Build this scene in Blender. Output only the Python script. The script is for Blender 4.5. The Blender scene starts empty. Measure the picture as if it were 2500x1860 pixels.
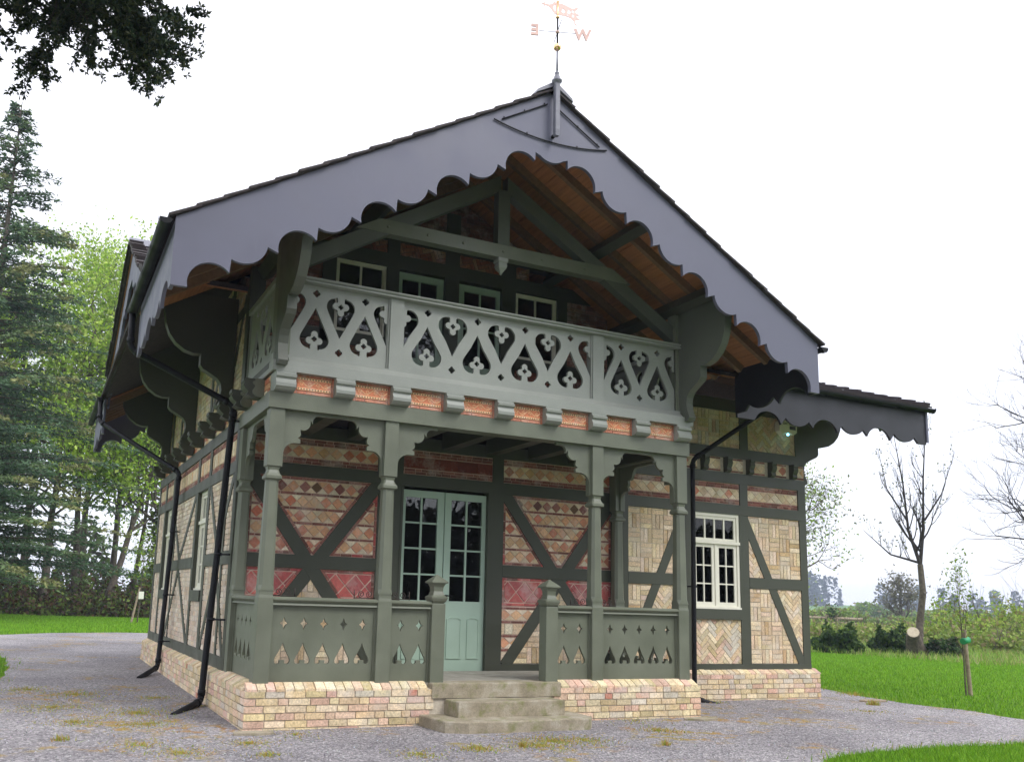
import bpy, math, random
import numpy as np
from mathutils import Matrix, Vector
from mathutils.geometry import tessellate_polygon
random.seed(7); RNG = np.random.default_rng(11)
SC = bpy.context.scene
COL = SC.collection
# ------------------------------------------------------------------ camera, sky, sun, exposure
cam_d = bpy.data.cameras.new('camera'); cam = bpy.data.objects.new('camera', cam_d); COL.objects.link(cam)
right = Vector((0.9068939, -0.42019695, 0.03127264)); down = Vector((0.09996149, 0.14245468, -0.98474076)); fwd = Vector((0.40933013, 0.89618145, 0.17119479))
M = Matrix((right, -down, -fwd)).transposed().to_4x4(); M.translation = Vector((-2.29613921, -9.95878816, 0.95111865))
cam.matrix_world = M
cam_d.sensor_width = 36.0; cam_d.lens = 2171.7325 * 36 / 2500
cam_d.shift_x = 0.0626; cam_d.shift_y = 0.06326; cam_d.clip_start = .05; cam_d.clip_end = 6000
SC.camera = cam
world = bpy.data.worlds.new('World'); SC.world = world; world.use_nodes = True
wt = world.node_tree; wt.nodes.clear()
SUN_EL, SUN_AZ = math.radians(48), math.radians(150)      # azimuth clockwise from +Y: the light comes over the camera's right shoulder
def wn(t, **k):
    n = wt.nodes.new(t)
    for a, b in k.items(): setattr(n, a, b)
    return n
sky = wn('ShaderNodeTexSky', sky_type='NISHITA'); sky.sun_disc = False; sky.sun_elevation = SUN_EL; sky.sun_rotation = SUN_AZ
bg1 = wn('ShaderNodeBackground'); bg1.inputs[1].default_value = .03; wt.links.new(sky.outputs[0], bg1.inputs[0])
tc = wn('ShaderNodeTexCoord'); sp = wn('ShaderNodeSeparateXYZ'); wt.links.new(tc.outputs['Generated'], sp.inputs[0])
mp = wn('ShaderNodeMapRange'); mp.inputs[1].default_value = 0; mp.inputs[2].default_value = .9; mp.inputs[3].default_value = 0; mp.inputs[4].default_value = 1
wt.links.new(sp.outputs[2], mp.inputs[0])
nz = wn('ShaderNodeTexNoise'); nz.inputs['Scale'].default_value = 2.2; nz.inputs['Detail'].default_value = 4
mpn = wn('ShaderNodeMapping'); mpn.inputs['Scale'].default_value = (1, 1, 3.2); wt.links.new(tc.outputs['Generated'], mpn.inputs[0]); wt.links.new(mpn.outputs[0], nz.inputs[0])
cr = wn('ShaderNodeValToRGB'); cr.color_ramp.elements[0].color = (.60, .595, .665, 1); cr.color_ramp.elements[1].color = (1.36, 1.36, 1.38, 1); ce_ = cr.color_ramp.elements.new(.28); ce_.color = (1.0, .995, 1.03, 1)
cr.color_ramp.elements[0].position = 0; cr.color_ramp.elements[1].position = 1
wt.links.new(mp.outputs[0], cr.inputs[0])
mx = wn('ShaderNodeMix', data_type='RGBA', blend_type='MULTIPLY'); mx.inputs[0].default_value = .22
wt.links.new(cr.outputs[0], mx.inputs[6]); wt.links.new(nz.outputs[0], mx.inputs[7])
bg2 = wn('ShaderNodeBackground'); bg2.inputs[1].default_value = 1.12; wt.links.new(mx.outputs[2], bg2.inputs[0])
ad = wn('ShaderNodeAddShader'); wt.links.new(bg1.outputs[0], ad.inputs[0]); wt.links.new(bg2.outputs[0], ad.inputs[1])
wo = wn('ShaderNodeOutputWorld'); wt.links.new(ad.outputs[0], wo.inputs[0])
sun_d = bpy.data.lights.new('sun', 'SUN'); sun_d.energy = 1.1; sun_d.angle = math.radians(24); sun_d.color = (1, .985, .965)
sun = bpy.data.objects.new('sun', sun_d); COL.objects.link(sun)
sv = Vector((math.sin(SUN_AZ) * math.cos(SUN_EL), math.cos(SUN_AZ) * math.cos(SUN_EL), math.sin(SUN_EL)))
sun.rotation_euler = sv.to_track_quat('Z', 'Y').to_euler()
vs = SC.view_settings; vs.view_transform = 'Standard'; vs.look = 'None'; vs.exposure = 0.85; vs.gamma = 1.0; vs.use_curve_mapping = False
SC.render.engine = 'CYCLES'; SC.cycles.max_bounces = 8; SC.cycles.transparent_max_bounces = 16; SC.cycles.use_denoising = True
SC.cycles.volume_step_rate = 4

# ------------------------------------------------------------------ mesh helpers
def lin(c):
    return tuple(((v / 255) / 12.92 if v / 255 <= .04045 else ((v / 255 + .055) / 1.055) ** 2.4) for v in c)
class MB:
    """collects boxes, plates and tubes that become ONE mesh object"""
    def __init__(s): s.v = []; s.f = []; s.c = []; s.cur = None; s.m = []; s.mi = 0; s.smooth = []
    def add(s, vs, fs, smooth=False):
        o = len(s.v); s.v += [tuple(p) for p in vs]; s.f += [tuple(i + o for i in f) for f in fs]; s.m += [s.mi] * len(fs)
        s.smooth += [smooth] * len(fs)
        if s.cur is not None: s.c += [s.cur] * len(vs)
        return s
    def box(s, x0, x1, y0, y1, z0, z1):
        x0, x1 = min(x0, x1), max(x0, x1); y0, y1 = min(y0, y1), max(y0, y1); z0, z1 = min(z0, z1), max(z0, z1)
        return s.add([(x0, y0, z0), (x1, y0, z0), (x1, y1, z0), (x0, y1, z0), (x0, y0, z1), (x1, y0, z1), (x1, y1, z1), (x0, y1, z1)],
              [(0, 3, 2, 1), (4, 5, 6, 7), (0, 1, 5, 4), (1, 2, 6, 5), (2, 3, 7, 6), (3, 0, 4, 7)])
    def plate(s, loops, d0, d1, mp):
        """polygon with holes, extruded from d0 to d1; mp(u, v, d) -> point"""
        loops = [list(l) for l in loops]
        def area(l): return sum(l[i][0] * l[(i + 1) % len(l)][1] - l[(i + 1) % len(l)][0] * l[i][1] for i in range(len(l))) / 2
        for i, l in enumerate(loops):
            if (area(l) > 0) != (i == 0): l.reverse()
        tris = tessellate_polygon([[Vector((p[0], p[1], 0)) for p in l] for l in loops])
        flat = [p for l in loops for p in l]; n = len(flat)
        vs = [mp(p[0], p[1], d0) for p in flat] + [mp(p[0], p[1], d1) for p in flat]
        a, b, c = Vector(mp(0, 0, 0)), Vector(mp(1, 0, 0)), Vector(mp(0, 1, 0)); e = Vector(mp(0, 0, 1))
        flip = ((b - a).cross(c - a)).dot(e - a) * (d1 - d0) < 0
        fs = []
        for t in tris:
            p, q, r = [flat[i] for i in t]
            if (q[0] - p[0]) * (r[1] - p[1]) - (r[0] - p[0]) * (q[1] - p[1]) < 0: t = (t[0], t[2], t[1])
            fs.append((t[2], t[1], t[0])); fs.append((t[0] + n, t[1] + n, t[2] + n))
        o = 0
        for l in loops:
            k = len(l)
            for i in range(k):
                j = (i + 1) % k; fs.append((o + i, o + j, o + j + n, o + i + n))
            o += k
        if flip: fs = [tuple(reversed(f)) for f in fs]
        return s.add(vs, fs)
    def tube(s, pts, rad, n=8, cap=True):
        pts = [Vector(p) for p in pts]; k = len(pts)
        if not hasattr(rad, '__len__'): rad = [rad] * k
        vs, fs = [], []; prev = None
        for i in range(k):
            t = (pts[min(i + 1, k - 1)] - pts[max(i - 1, 0)]).normalized()
            if prev is None:
                a = t.orthogonal().normalized()
            else:
                a = (prev - t * prev.dot(t)); a = a.normalized() if a.length > 1e-6 else t.orthogonal().normalized()
            prev = a; b = t.cross(a)
            for j in range(n):
                th = 2 * math.pi * j / n; vs.append(pts[i] + (a * math.cos(th) + b * math.sin(th)) * rad[i])
        for i in range(k - 1):
            for j in range(n):
                j2 = (j + 1) % n; fs.append((i * n + j, i * n + j2, (i + 1) * n + j2, (i + 1) * n + j))
        s.add(vs, fs, True)
        if cap:
            o = len(s.v) - len(vs)
            s.f += [tuple(o + j for j in reversed(range(n))), tuple(o + (k - 1) * n + j for j in range(n))]; s.m += [s.mi] * 2; s.smooth += [False] * 2
        return s
    def lathe(s, prof, n=16, at=(0, 0, 0), phase=0):
        """prof: (radius, z) list"""
        vs, fs = [], []; k = len(prof)
        for r, z in prof:
            for j in range(n):
                th = phase + 2 * math.pi * j / n; vs.append((at[0] + r * math.cos(th), at[1] + r * math.sin(th), at[2] + z))
        for i in range(k - 1):
            for j in range(n):
                j2 = (j + 1) % n; fs.append((i * n + j, i * n + j2, (i + 1) * n + j2, (i + 1) * n + j))
        fs += [tuple(reversed(range(n))), tuple((k - 1) * n + j for j in range(n))]
        return s.add(vs, fs, n > 8)
    def sqlathe(s, prof, at, chamfer=None):
        """square section of half-width r at height z (a turned square post); chamfer: fraction cut off each corner"""
        vs, fs = [], []; k = len(prof); n = 8
        for i, (r, z) in enumerate(prof):
            c = r * (chamfer[i] if chamfer else .04)
            for p in ((r, -r + c), (r, r - c), (r - c, r), (-r + c, r), (-r, r - c), (-r, -r + c), (-r + c, -r), (r - c, -r)):
                vs.append((at[0] + p[0], at[1] + p[1], at[2] + z))
        for i in range(k - 1):
            for j in range(n):
                j2 = (j + 1) % n; fs.append((i * n + j, i * n + j2, (i + 1) * n + j2, (i + 1) * n + j))
        fs += [tuple(reversed(range(n))), tuple((k - 1) * n + j for j in range(n))]
        return s.add(vs, fs)
    def build(s, name, mat, parent=None, kind=None, label=None):
        me = bpy.data.meshes.new(name); me.from_pydata(s.v, [], s.f)
        for m in (mat if isinstance(mat, (list, tuple)) else [mat]): me.materials.append(m)
        if s.mi or any(s.m): me.polygons.foreach_set('material_index', s.m)
        if any(s.smooth): me.polygons.foreach_set('use_smooth', s.smooth)
        if s.c and len(s.c) == len(s.v):
            at = me.color_attributes.new('col', 'FLOAT_COLOR', 'POINT')
            at.data.foreach_set('color', np.array([(c[0], c[1], c[2], 1) for c in s.c], np.float32).ravel())
        me.update()
        o = bpy.data.objects.new(name, me); COL.objects.link(o)
        if parent: o.parent = parent
        if kind: o['kind'] = kind
        if label: o['label'] = label
        return o
def npmesh(name, V, F, mat, parent=None, kind=None, col=None, smooth=False):
    """big numpy mesh: V (n,3), F (m,3) or (m,4)"""
    V = np.asarray(V, np.float32); F = np.asarray(F, np.int32); k = F.shape[1]
    me = bpy.data.meshes.new(name); me.vertices.add(len(V)); me.vertices.foreach_set('co', V.ravel())
    me.loops.add(F.size); me.loops.foreach_set('vertex_index', F.ravel())
    me.polygons.add(len(F)); me.polygons.foreach_set('loop_start', np.arange(0, F.size, k, dtype=np.int32))
    try: me.polygons.foreach_set('loop_total', np.full(len(F), k, np.int32))
    except Exception: pass
    for m in (mat if isinstance(mat, (list, tuple)) else [mat]): me.materials.append(m)
    if col is not None:
        at = me.color_attributes.new('col', 'FLOAT_COLOR', 'POINT')
        c = np.ones((len(V), 4), np.float32); c[:, :3] = col; at.data.foreach_set('color', c.ravel())
    if smooth: me.polygons.foreach_set('use_smooth', np.ones(len(F), bool))
    me.update(calc_edges=True); me.validate()
    o = bpy.data.objects.new(name, me); COL.objects.link(o)
    if parent: o.parent = parent
    if kind: o['kind'] = kind
    return o
def tag(o, label, cat, group=None):
    o['label'] = label; o['category'] = cat
    if group: o['group'] = group
    return o
def thing(name, label, cat, loc=(0, 0, 0), group=None):
    o = bpy.data.objects.new(name, None); COL.objects.link(o); o.location = loc; o.empty_display_size = .2
    return tag(o, label, cat, group)
def copy_tree(o, parent=None):
    c = o.copy(); COL.objects.link(c); c.parent = parent
    for ch in list(o.children): copy_tree(ch, c)
    return c
def clip_convex(poly, clip):
    """Sutherland-Hodgman: poly clipped to the convex counter-clockwise polygon clip"""
    out = list(poly)
    for i in range(len(clip)):
        a, b = clip[i], clip[(i + 1) % len(clip)]; inp, out = out, []
        def side(p): return (b[0] - a[0]) * (p[1] - a[1]) - (b[1] - a[1]) * (p[0] - a[0])
        for j in range(len(inp)):
            p, q = inp[j], inp[(j + 1) % len(inp)]; sp_, sq = side(p), side(q)
            if sp_ >= 0: out.append(p)
            if (sp_ >= 0) != (sq >= 0):
                t = sp_ / (sp_ - sq); out.append((p[0] + (q[0] - p[0]) * t, p[1] + (q[1] - p[1]) * t))
        if not out: return []
    r = []
    for p in out:
        if not r or abs(p[0] - r[-1][0]) + abs(p[1] - r[-1][1]) > 1e-5: r.append(p)
    if len(r) > 1 and abs(r[0][0] - r[-1][0]) + abs(r[0][1] - r[-1][1]) < 1e-5: r.pop()
    return r if len(r) >= 3 else []
def ccw(l):
    a = sum(l[i][0] * l[(i + 1) % len(l)][1] - l[(i + 1) % len(l)][0] * l[i][1] for i in range(len(l)))
    return list(l) if a > 0 else list(reversed(l))
def parea(l): return abs(sum(l[i][0] * l[(i + 1) % len(l)][1] - l[(i + 1) % len(l)][0] * l[i][1] for i in range(len(l)))) / 2
def arc(cx, cy, r, a0, a1, n=8):
    return [(cx + r * math.cos(math.radians(a0 + (a1 - a0) * i / n)), cy + r * math.sin(math.radians(a0 + (a1 - a0) * i / n))) for i in range(n + 1)]

# ------------------------------------------------------------------ materials
def mat_base(name):
    m = bpy.data.materials.new(name); m.use_nodes = True; t = m.node_tree
    return m, t, t.nodes['Principled BSDF']
def N(t, ty, **k):
    n = t.nodes.new(ty)
    for a, b in k.items(): setattr(n, a, b)
    return n
def noise(t, scale, detail=4, rough=.55, obj=True, vec=None):
    n = N(t, 'ShaderNodeTexNoise'); n.inputs['Scale'].default_value = scale; n.inputs['Detail'].default_value = detail; n.inputs['Roughness'].default_value = rough
    if vec is None:
        c = N(t, 'ShaderNodeTexCoord'); vec = c.outputs['Object']
    t.links.new(vec, n.inputs['Vector']); return n
def ramp(t, src, stops):
    r = N(t, 'ShaderNodeValToRGB'); e = r.color_ramp.elements
    while len(e) < len(stops): e.new(.5)
    for i, (p, c) in enumerate(stops):
        e[i].position = p; e[i].color = (c[0], c[1], c[2], 1) if hasattr(c, '__len__') else (c, c, c, 1)
    t.links.new(src, r.inputs[0]); return r
def mixc(t, fac, a, b, blend='MIX'):
    m = N(t, 'ShaderNodeMix', data_type='RGBA', blend_type=blend)
    for i, s in ((0, fac), (6, a), (7, b)):
        if hasattr(s, 'default_value') or hasattr(s, 'is_linked'): t.links.new(s, m.inputs[i])
        else: m.inputs[i].default_value = s if i == 0 else (s[0], s[1], s[2], 1)
    return m.outputs[2]
def bump(t, b, src, strength=.3, dist=.01):
    n = N(t, 'ShaderNodeBump'); n.inputs['Strength'].default_value = strength; n.inputs['Distance'].default_value = dist
    t.links.new(src, n.inputs['Height']); t.links.new(n.outputs[0], b.inputs['Normal']); return n
def paint(name, c, rough=.45, var=.10, grain=90, bs=.15, wear=None, streak=False):
    m, t, b = mat_base(name)
    n1 = noise(t, 2.3, 5); n2 = noise(t, grain, 3)
    base = mixc(t, ramp(t, n1.outputs[0], [(.3, 0), (.7, 1)]).outputs[0], tuple(v * (1 - var) for v in c), tuple(v * (1 + var) for v in c))
    if wear:
        tcn = N(t, 'ShaderNodeTexCoord'); mpp = N(t, 'ShaderNodeMapping'); mpp.inputs['Scale'].default_value = (1, 1, 5) if not streak else (6, 6, .6)
        t.links.new(tcn.outputs['Object'], mpp.inputs[0]); n3 = noise(t, 5, 8, .7, vec=mpp.outputs[0])
        base = mixc(t, ramp(t, n3.outputs[0], [(.60, 0), (.72, .5)]).outputs[0], base, wear)
    t.links.new(base, b.inputs['Base Color']); b.inputs['Roughness'].default_value = rough
    rr = ramp(t, n1.outputs[0], [(.3, rough * .8), (.7, min(1, rough * 1.25))]); t.links.new(rr.outputs[0], b.inputs['Roughness'])
    bump(t, b, n2.outputs[0], bs, .004); return m
def colmat(name, rough=.85, mott=.35, scale=38, bs=.5, pits=True, chalk=.45):
    """masonry: each piece carries its own clay colour in the attribute 'col'; the nodes add mottling and pits"""
    m, t, b = mat_base(name)
    a = N(t, 'ShaderNodeAttribute'); a.attribute_name = 'col'
    g = N(t, 'ShaderNodeNewGeometry'); n1 = noise(t, scale, 5, .65, vec=g.outputs['Position']); n2 = noise(t, scale * .16, 4, .6, vec=g.outputs['Position'])
    c = mixc(t, 1.0, a.outputs[0], ramp(t, n1.outputs[0], [(.3, 1 - mott), (.7, 1 + mott * .6)]).outputs[0], 'MULTIPLY')
    c = mixc(t, .55, c, ramp(t, n2.outputs[0], [(.35, (.72, .70, .68)), (.65, (1.12, 1.1, 1.05))]).outputs[0], 'MULTIPLY')
    n4 = noise(t, 3.1, 7, .7, vec=g.outputs['Position']); c = mixc(t, ramp(t, n4.outputs[0], [(.50, 0), (.66, chalk)]).outputs[0], c, (.66, .61, .55))
    if pits:
        v = N(t, 'ShaderNodeTexNoise'); v.inputs['Scale'].default_value = 70; v.inputs['Detail'].default_value = 2; t.links.new(g.outputs['Position'], v.inputs['Vector'])
        c = mixc(t, ramp(t, v.outputs[0], [(.66, 0), (.74, .55)]).outputs[0], c, (.10, .085, .06))
    t.links.new(c, b.inputs['Base Color']); b.inputs['Roughness'].default_value = rough
    bump(t, b, n1.outputs[0], bs, .006); return m
def rough_mat(name, stops, scale, rough=.9, bs=.4, dist=.01, detail=6):
    m, t, b = mat_base(name); g = N(t, 'ShaderNodeNewGeometry')
    n = noise(t, scale, detail, .65, vec=g.outputs['Position']); r = ramp(t, n.outputs[0], stops)
    t.links.new(r.outputs[0], b.inputs['Base Color']); b.inputs['Roughness'].default_value = rough; bump(t, b, n.outputs[0], bs, dist); return m
def leafmat(name, rough=.55, trans=.35):
    m, t, b = mat_base(name); a = N(t, 'ShaderNodeAttribute'); a.attribute_name = 'col'
    t.links.new(a.outputs[0], b.inputs['Base Color']); b.inputs['Roughness'].default_value = rough; b.inputs['Specular IOR Level'].default_value = .25
    tr = N(t, 'ShaderNodeBsdfTranslucent'); mxs = N(t, 'ShaderNodeMixShader'); mxs.inputs[0].default_value = trans
    t.links.new(a.outputs[0], tr.inputs[0]); t.links.new(b.outputs[0], mxs.inputs[1]); t.links.new(tr.outputs[0], mxs.inputs[2])
    t.links.new(mxs.outputs[0], t.nodes['Material Output'].inputs[0]); return m
def glassmat(name, ior=1.55):
    m, t, b = mat_base(name); t.nodes.remove(b)
    gl = N(t, 'ShaderNodeBsdfGlossy'); gl.inputs['Roughness'].default_value = .01; tp = N(t, 'ShaderNodeBsdfTransparent'); tp.inputs[0].default_value = (.8, .82, .8, 1)
    fr = N(t, 'ShaderNodeFresnel'); fr.inputs[0].default_value = ior; mxs = N(t, 'ShaderNodeMixShader')
    n = noise(t, 1.6, 2); bp_ = N(t, 'ShaderNodeBump'); bp_.inputs['Strength'].default_value = .02; bp_.inputs['Distance'].default_value = .02
    t.links.new(n.outputs[0], bp_.inputs['Height']); t.links.new(bp_.outputs[0], gl.inputs['Normal'])
    t.links.new(fr.outputs[0], mxs.inputs[0]); t.links.new(tp.outputs[0], mxs.inputs[1]); t.links.new(gl.outputs[0], mxs.inputs[2])
    t.links.new(mxs.outputs[0], t.nodes['Material Output'].inputs[0]); return m
def woodmat(name, c1, c2, rough=.6):
    m, t, b = mat_base(name); tcn = N(t, 'ShaderNodeTexCoord'); mpp = N(t, 'ShaderNodeMapping'); mpp.inputs['Scale'].default_value = (9, .7, 9)
    t.links.new(tcn.outputs['Object'], mpp.inputs[0]); n = noise(t, 3, 6, .6, vec=mpp.outputs[0]); r = ramp(t, n.outputs[0], [(.3, c1), (.7, c2)])
    t.links.new(r.outputs[0], b.inputs['Base Color']); b.inputs['Roughness'].default_value = rough; bump(t, b, n.outputs[0], .2, .004); return m
MAT = dict(
    timber=paint('dark_green_paint', (.055, .060, .041), .5, .08, 60, .2),
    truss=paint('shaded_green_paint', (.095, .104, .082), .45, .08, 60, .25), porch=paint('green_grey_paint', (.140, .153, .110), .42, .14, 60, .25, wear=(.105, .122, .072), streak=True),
    balc=paint('pale_green_grey_paint', (.27, .285, .255), .42, .08, 60, .25, wear=(.36, .37, .35)),
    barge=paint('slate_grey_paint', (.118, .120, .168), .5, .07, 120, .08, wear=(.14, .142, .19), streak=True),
    fascia=paint('shaded_slate_paint', (.014, .0145, .02), .5, .05, 120, .08),  # darkened slate: shade on the right-hand fascias put into the colour
    cream=paint('cream_paint', (.76, .74, .62), .4, .04, 80, .1),
    mint=paint('pale_green_paint', (.40, .53, .425), .4, .05, 80, .1),
    iron=paint('black_cast_iron', (.010, .010, .012), .48, .2, 50, .2),
    wrought=paint('rusty_iron', (.035, .022, .016), .6, .3, 50, .3),
    gold=None, soffit=woodmat('varnished_boards', (.30, .125, .045), (.46, .21, .085)), rafter=woodmat('rafter_wood', (.16, .10, .05), (.24, .15, .08)),
    brick=colmat('stock_brick', .9, .4, 42, .7), tile=colmat('terracotta', .8, .22, 30, .3, False),
    shade_mortar=rough_mat('shaded_mortar', [(.3, (.10, .08, .065)), (.7, (.17, .14, .115))], 30), mortar=rough_mat('mortar', [(.3, (.44, .385, .30)), (.7, (.60, .54, .44))], 30), wash=rough_mat('limewashed_mortar', [(.3, (.50, .44, .38)), (.7, (.66, .60, .53))], 30), pink=rough_mat('pink_mortar', [(.3, (.58, .40, .32)), (.7, (.74, .56, .46))], 30),  # first mortar carries painted shade, for the brickwork behind the balcony
    slate=rough_mat('brown_roof_tile', [(.3, (.030, .024, .026)), (.7, (.065, .052, .052))], 14), glass=glassmat('window_glass'),
    dark=paint('room_dark', (.030, .024, .02), .9, .2), cloth=paint('brown_curtain', (.16, .10, .06), .9, .2),
    lead=rough_mat('dull_lead', [(.3, (.14, .14, .17)), (.7, (.20, .20, .24))], 10, .5), leaf=leafmat('foliage'), needle=leafmat('needles', .6, .2),
    bark=rough_mat('bark', [(.3, (.05, .04, .03)), (.7, (.16, .13, .10))], 9, .95, .8, .03), bark_dark=rough_mat('dark_bark', [(.3, (.018, .014, .013)), (.7, (.05, .04, .035))], 9, .95, .8, .03),
    cut_wood=rough_mat('fresh_cut_wood', [(.3, (.42, .34, .24)), (.7, (.60, .52, .40))], 9), post_wood=rough_mat('weathered_post', [(.3, (.20, .15, .10)), (.7, (.38, .31, .22))], 12, .9),
    white=paint('white_plastic', (.72, .71, .62), .35, .03), ink=paint('dark_print', (.05, .05, .07), .6, .05),
)
def metal(name, c, rough):
    m, t, b = mat_base(name); b.inputs['Base Color'].default_value = (*c, 1); b.inputs['Metallic'].default_value = 1; n = noise(t, 30, 3); t.links.new(ramp(t, n.outputs[0], [(.3, rough * .7), (.7, rough * 1.4)]).outputs[0], b.inputs['Roughness']); return m
MAT['iron'].node_tree.nodes['Principled BSDF'].inputs['Specular IOR Level'].default_value = .22; MAT['gold'] = metal('gilded_copper', (.93, .62, .34), .2); MAT['copper'] = paint('pale_copper', (.74, .50, .44), .35, .1)
# ------------------------------------------------------------------ terrain and setting
def gz(x, y):
    x = np.asarray(x, float); y = np.asarray(y, float)
    z = -.50 + .0 * x
    z = z + .006 * np.clip(y, 0, 14) * (x < 4)
    d = np.hypot(x - 2, y + 2); z = z - .004 * np.clip(d - 30, 0, 60) * (x > 6) + .05 * np.sin(x * .31 + 1) * np.sin(y * .27) * np.clip((d - 14) / 20, 0, 1)
    return z
def G(x, y): return float(gz(x, y))
HAS = {}
def ground_sheet(name, mat):
    xs = np.unique(np.concatenate([np.linspace(-30, 40, 71), np.linspace(40, 200, 30), np.linspace(200, 1000, 26), np.linspace(-120, -30, 15)]))
    ys = np.unique(np.concatenate([np.linspace(-30, 40, 71), np.linspace(40, 200, 30), np.linspace(200, 1000, 26), np.linspace(-80, -30, 8)]))
    X, Y = np.meshgrid(xs, ys); Z = gz(X, Y)
    V = np.stack([X, Y, Z], -1).reshape(-1, 3); w = len(xs); i = np.arange(len(ys) - 1)[:, None] * w + np.arange(w - 1)[None]
    F = np.stack([i, i + 1, i + 1 + w, i + w], -1).reshape(-1, 4)
    return npmesh(name, V, F, mat, kind='structure', smooth=True)
def grass_mat():
    m, t, b = mat_base('grass_turf'); g = N(t, 'ShaderNodeNewGeometry'); n1 = noise(t, .35, 5, .6, vec=g.outputs['Position']); n2 = noise(t, 14, 5, .7, vec=g.outputs['Position'])
    c = ramp(t, n1.outputs[0], [(.35, (.075, .17, .012)), (.65, (.12, .23, .016))])
    c2 = mixc(t, .7, c.outputs[0], ramp(t, n2.outputs[0], [(.3, (.5, .55, .5)), (.7, (1.35, 1.3, 1.2))]).outputs[0], 'MULTIPLY')
    t.links.new(c2, b.inputs['Base Color']); b.inputs['Roughness'].default_value = .9; b.inputs['Specular IOR Level'].default_value = .15; bump(t, b, n2.outputs[0], .9, .06); return m
def gravel_mat():
    m, t, b = mat_base('grey_gravel'); g = N(t, 'ShaderNodeNewGeometry'); P = g.outputs['Position']
    v = N(t, 'ShaderNodeTexVoronoi'); v.inputs['Scale'].default_value = 46; t.links.new(P, v.inputs['Vector'])
    v2 = N(t, 'ShaderNodeTexVoronoi'); v2.inputs['Scale'].default_value = 110; t.links.new(P, v2.inputs['Vector'])
    sv_ = N(t, 'ShaderNodeSeparateColor'); t.links.new(v.outputs['Color'], sv_.inputs[0])
    c = ramp(t, sv_.outputs[0], [(0, (.09, .085, .09)), (.45, (.24, .23, .235)), (.85, (.40, .385, .39)), (1, (.62, .59, .57))])
    sv2 = N(t, 'ShaderNodeSeparateColor'); t.links.new(v2.outputs['Color'], sv2.inputs[0])
    c = mixc(t, .5, c.outputs[0], ramp(t, sv2.outputs[1], [(0, (.12, .115, .12)), (1, (.52, .49, .50))]).outputs[0])
    n0 = noise(t, .55, 5, .6, vec=P); c = mixc(t, .75, c, ramp(t, n0.outputs[0], [(.35, (.68, .66, .68)), (.65, (1.15, 1.13, 1.13))]).outputs[0], 'MULTIPLY')
    # moss and dry weed in patches of their own
    n1 = noise(t, .9, 3, .5, vec=P); n2 = noise(t, 5.5, 7, .72, vec=P)
    spread = None
    for (px_, py_, rr_) in ((-1.5, 1.9, 3.0), (-1.4, -1.2, 1.6), (3.0, -1.75, 1.5)):
        vd = N(t, 'ShaderNodeVectorMath', operation='DISTANCE'); vd.inputs[1].default_value = (px_, py_, -.5); t.links.new(P, vd.inputs[0])
        q_ = N(t, 'ShaderNodeMapRange'); q_.inputs[1].default_value = rr_; q_.inputs[2].default_value = rr_ * .3; q_.inputs[4].default_value = .62; t.links.new(vd.outputs['Value'], q_.inputs[0])
        if spread is None: spread = q_.outputs[0]
        else:
            mxm = N(t, 'ShaderNodeMath', operation='MAXIMUM'); t.links.new(spread, mxm.inputs[0]); t.links.new(q_.outputs[0], mxm.inputs[1]); spread = mxm.outputs[0]
    sm = N(t, 'ShaderNodeMath', operation='MULTIPLY_ADD'); t.links.new(spread, sm.inputs[0]); sm.inputs[1].default_value = .16; t.links.new(n1.outputs[0], sm.inputs[2])
    mm = N(t, 'ShaderNodeMath', operation='MULTIPLY'); t.links.new(ramp(t, sm.outputs[0], [(.54, 0), (.64, 1)]).outputs[0], mm.inputs[0]); t.links.new(ramp(t, n2.outputs[0], [(.50, 0), (.57, .85)]).outputs[0], mm.inputs[1])
    n3 = noise(t, 3, 3, .5, vec=P); moss = ramp(t, n3.outputs[0], [(.35, (.30, .25, .04)), (.55, (.38, .23, .05)), (.7, (.34, .17, .05))])
    n9 = noise(t, 26, 3, .6, vec=P); c = mixc(t, .9, c, ramp(t, n9.outputs[0], [(.32, (.55, .55, .57)), (.5, (1, 1, 1)), (.68, (1.35, 1.35, 1.33))]).outputs[0], 'MULTIPLY')
    c = mixc(t, mm.outputs[0], c, moss.outputs[0])
    t.links.new(c, b.inputs['Base Color']); b.inputs['Roughness'].default_value = .92; b.inputs['Specular IOR Level'].default_value = .25
    bump(t, b, v.outputs['Distance'], .9, .02); return m
MAT['grass'] = grass_mat(); MAT['gravel'] = gravel_mat()
ground_sheet('lawn', MAT['grass'])
# gravel drive: a sheet 4 mm and more above the lawn, its outline taken on the ground
GRAVEL = [(-14, -16), (-3.3, 2.5), (-2.62, 5.2), (-2.5, 7.4), (-2.62, 9.8), (-3.1, 12), (-4.5, 15.5), (-7, 18), (-9, 18.8), (-2.9, 19.0), (-1.6, 20.6), (0.4, 21.6), (3, 21.2), (9, 20), (14, 14), (13.2, 6), (11.9, 3.4), (11.35, 2.1), (11.05, .8), (11.2, -.2), (11.0, -1.4), (12.5, -2.2), (15.5, -2.9), (13, -3.6), (8.6, -2.98), (6.6, -2.86), (5.45, -3.02), (4.7, -3.4), (3.6, -4.4), (3.4, -16)]
def inpoly(x, y, P):
    x = np.asarray(x); y = np.asarray(y); r = np.zeros(x.shape, bool)
    for i in range(len(P)):
        (a, b), (c, d) = P[i], P[i - 1]
        k = ((b > y) != (d > y)); xi = (c - a) * (y - b) / (d - b + 1e-12) + a; r ^= k & (x < xi)
    return r
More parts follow.
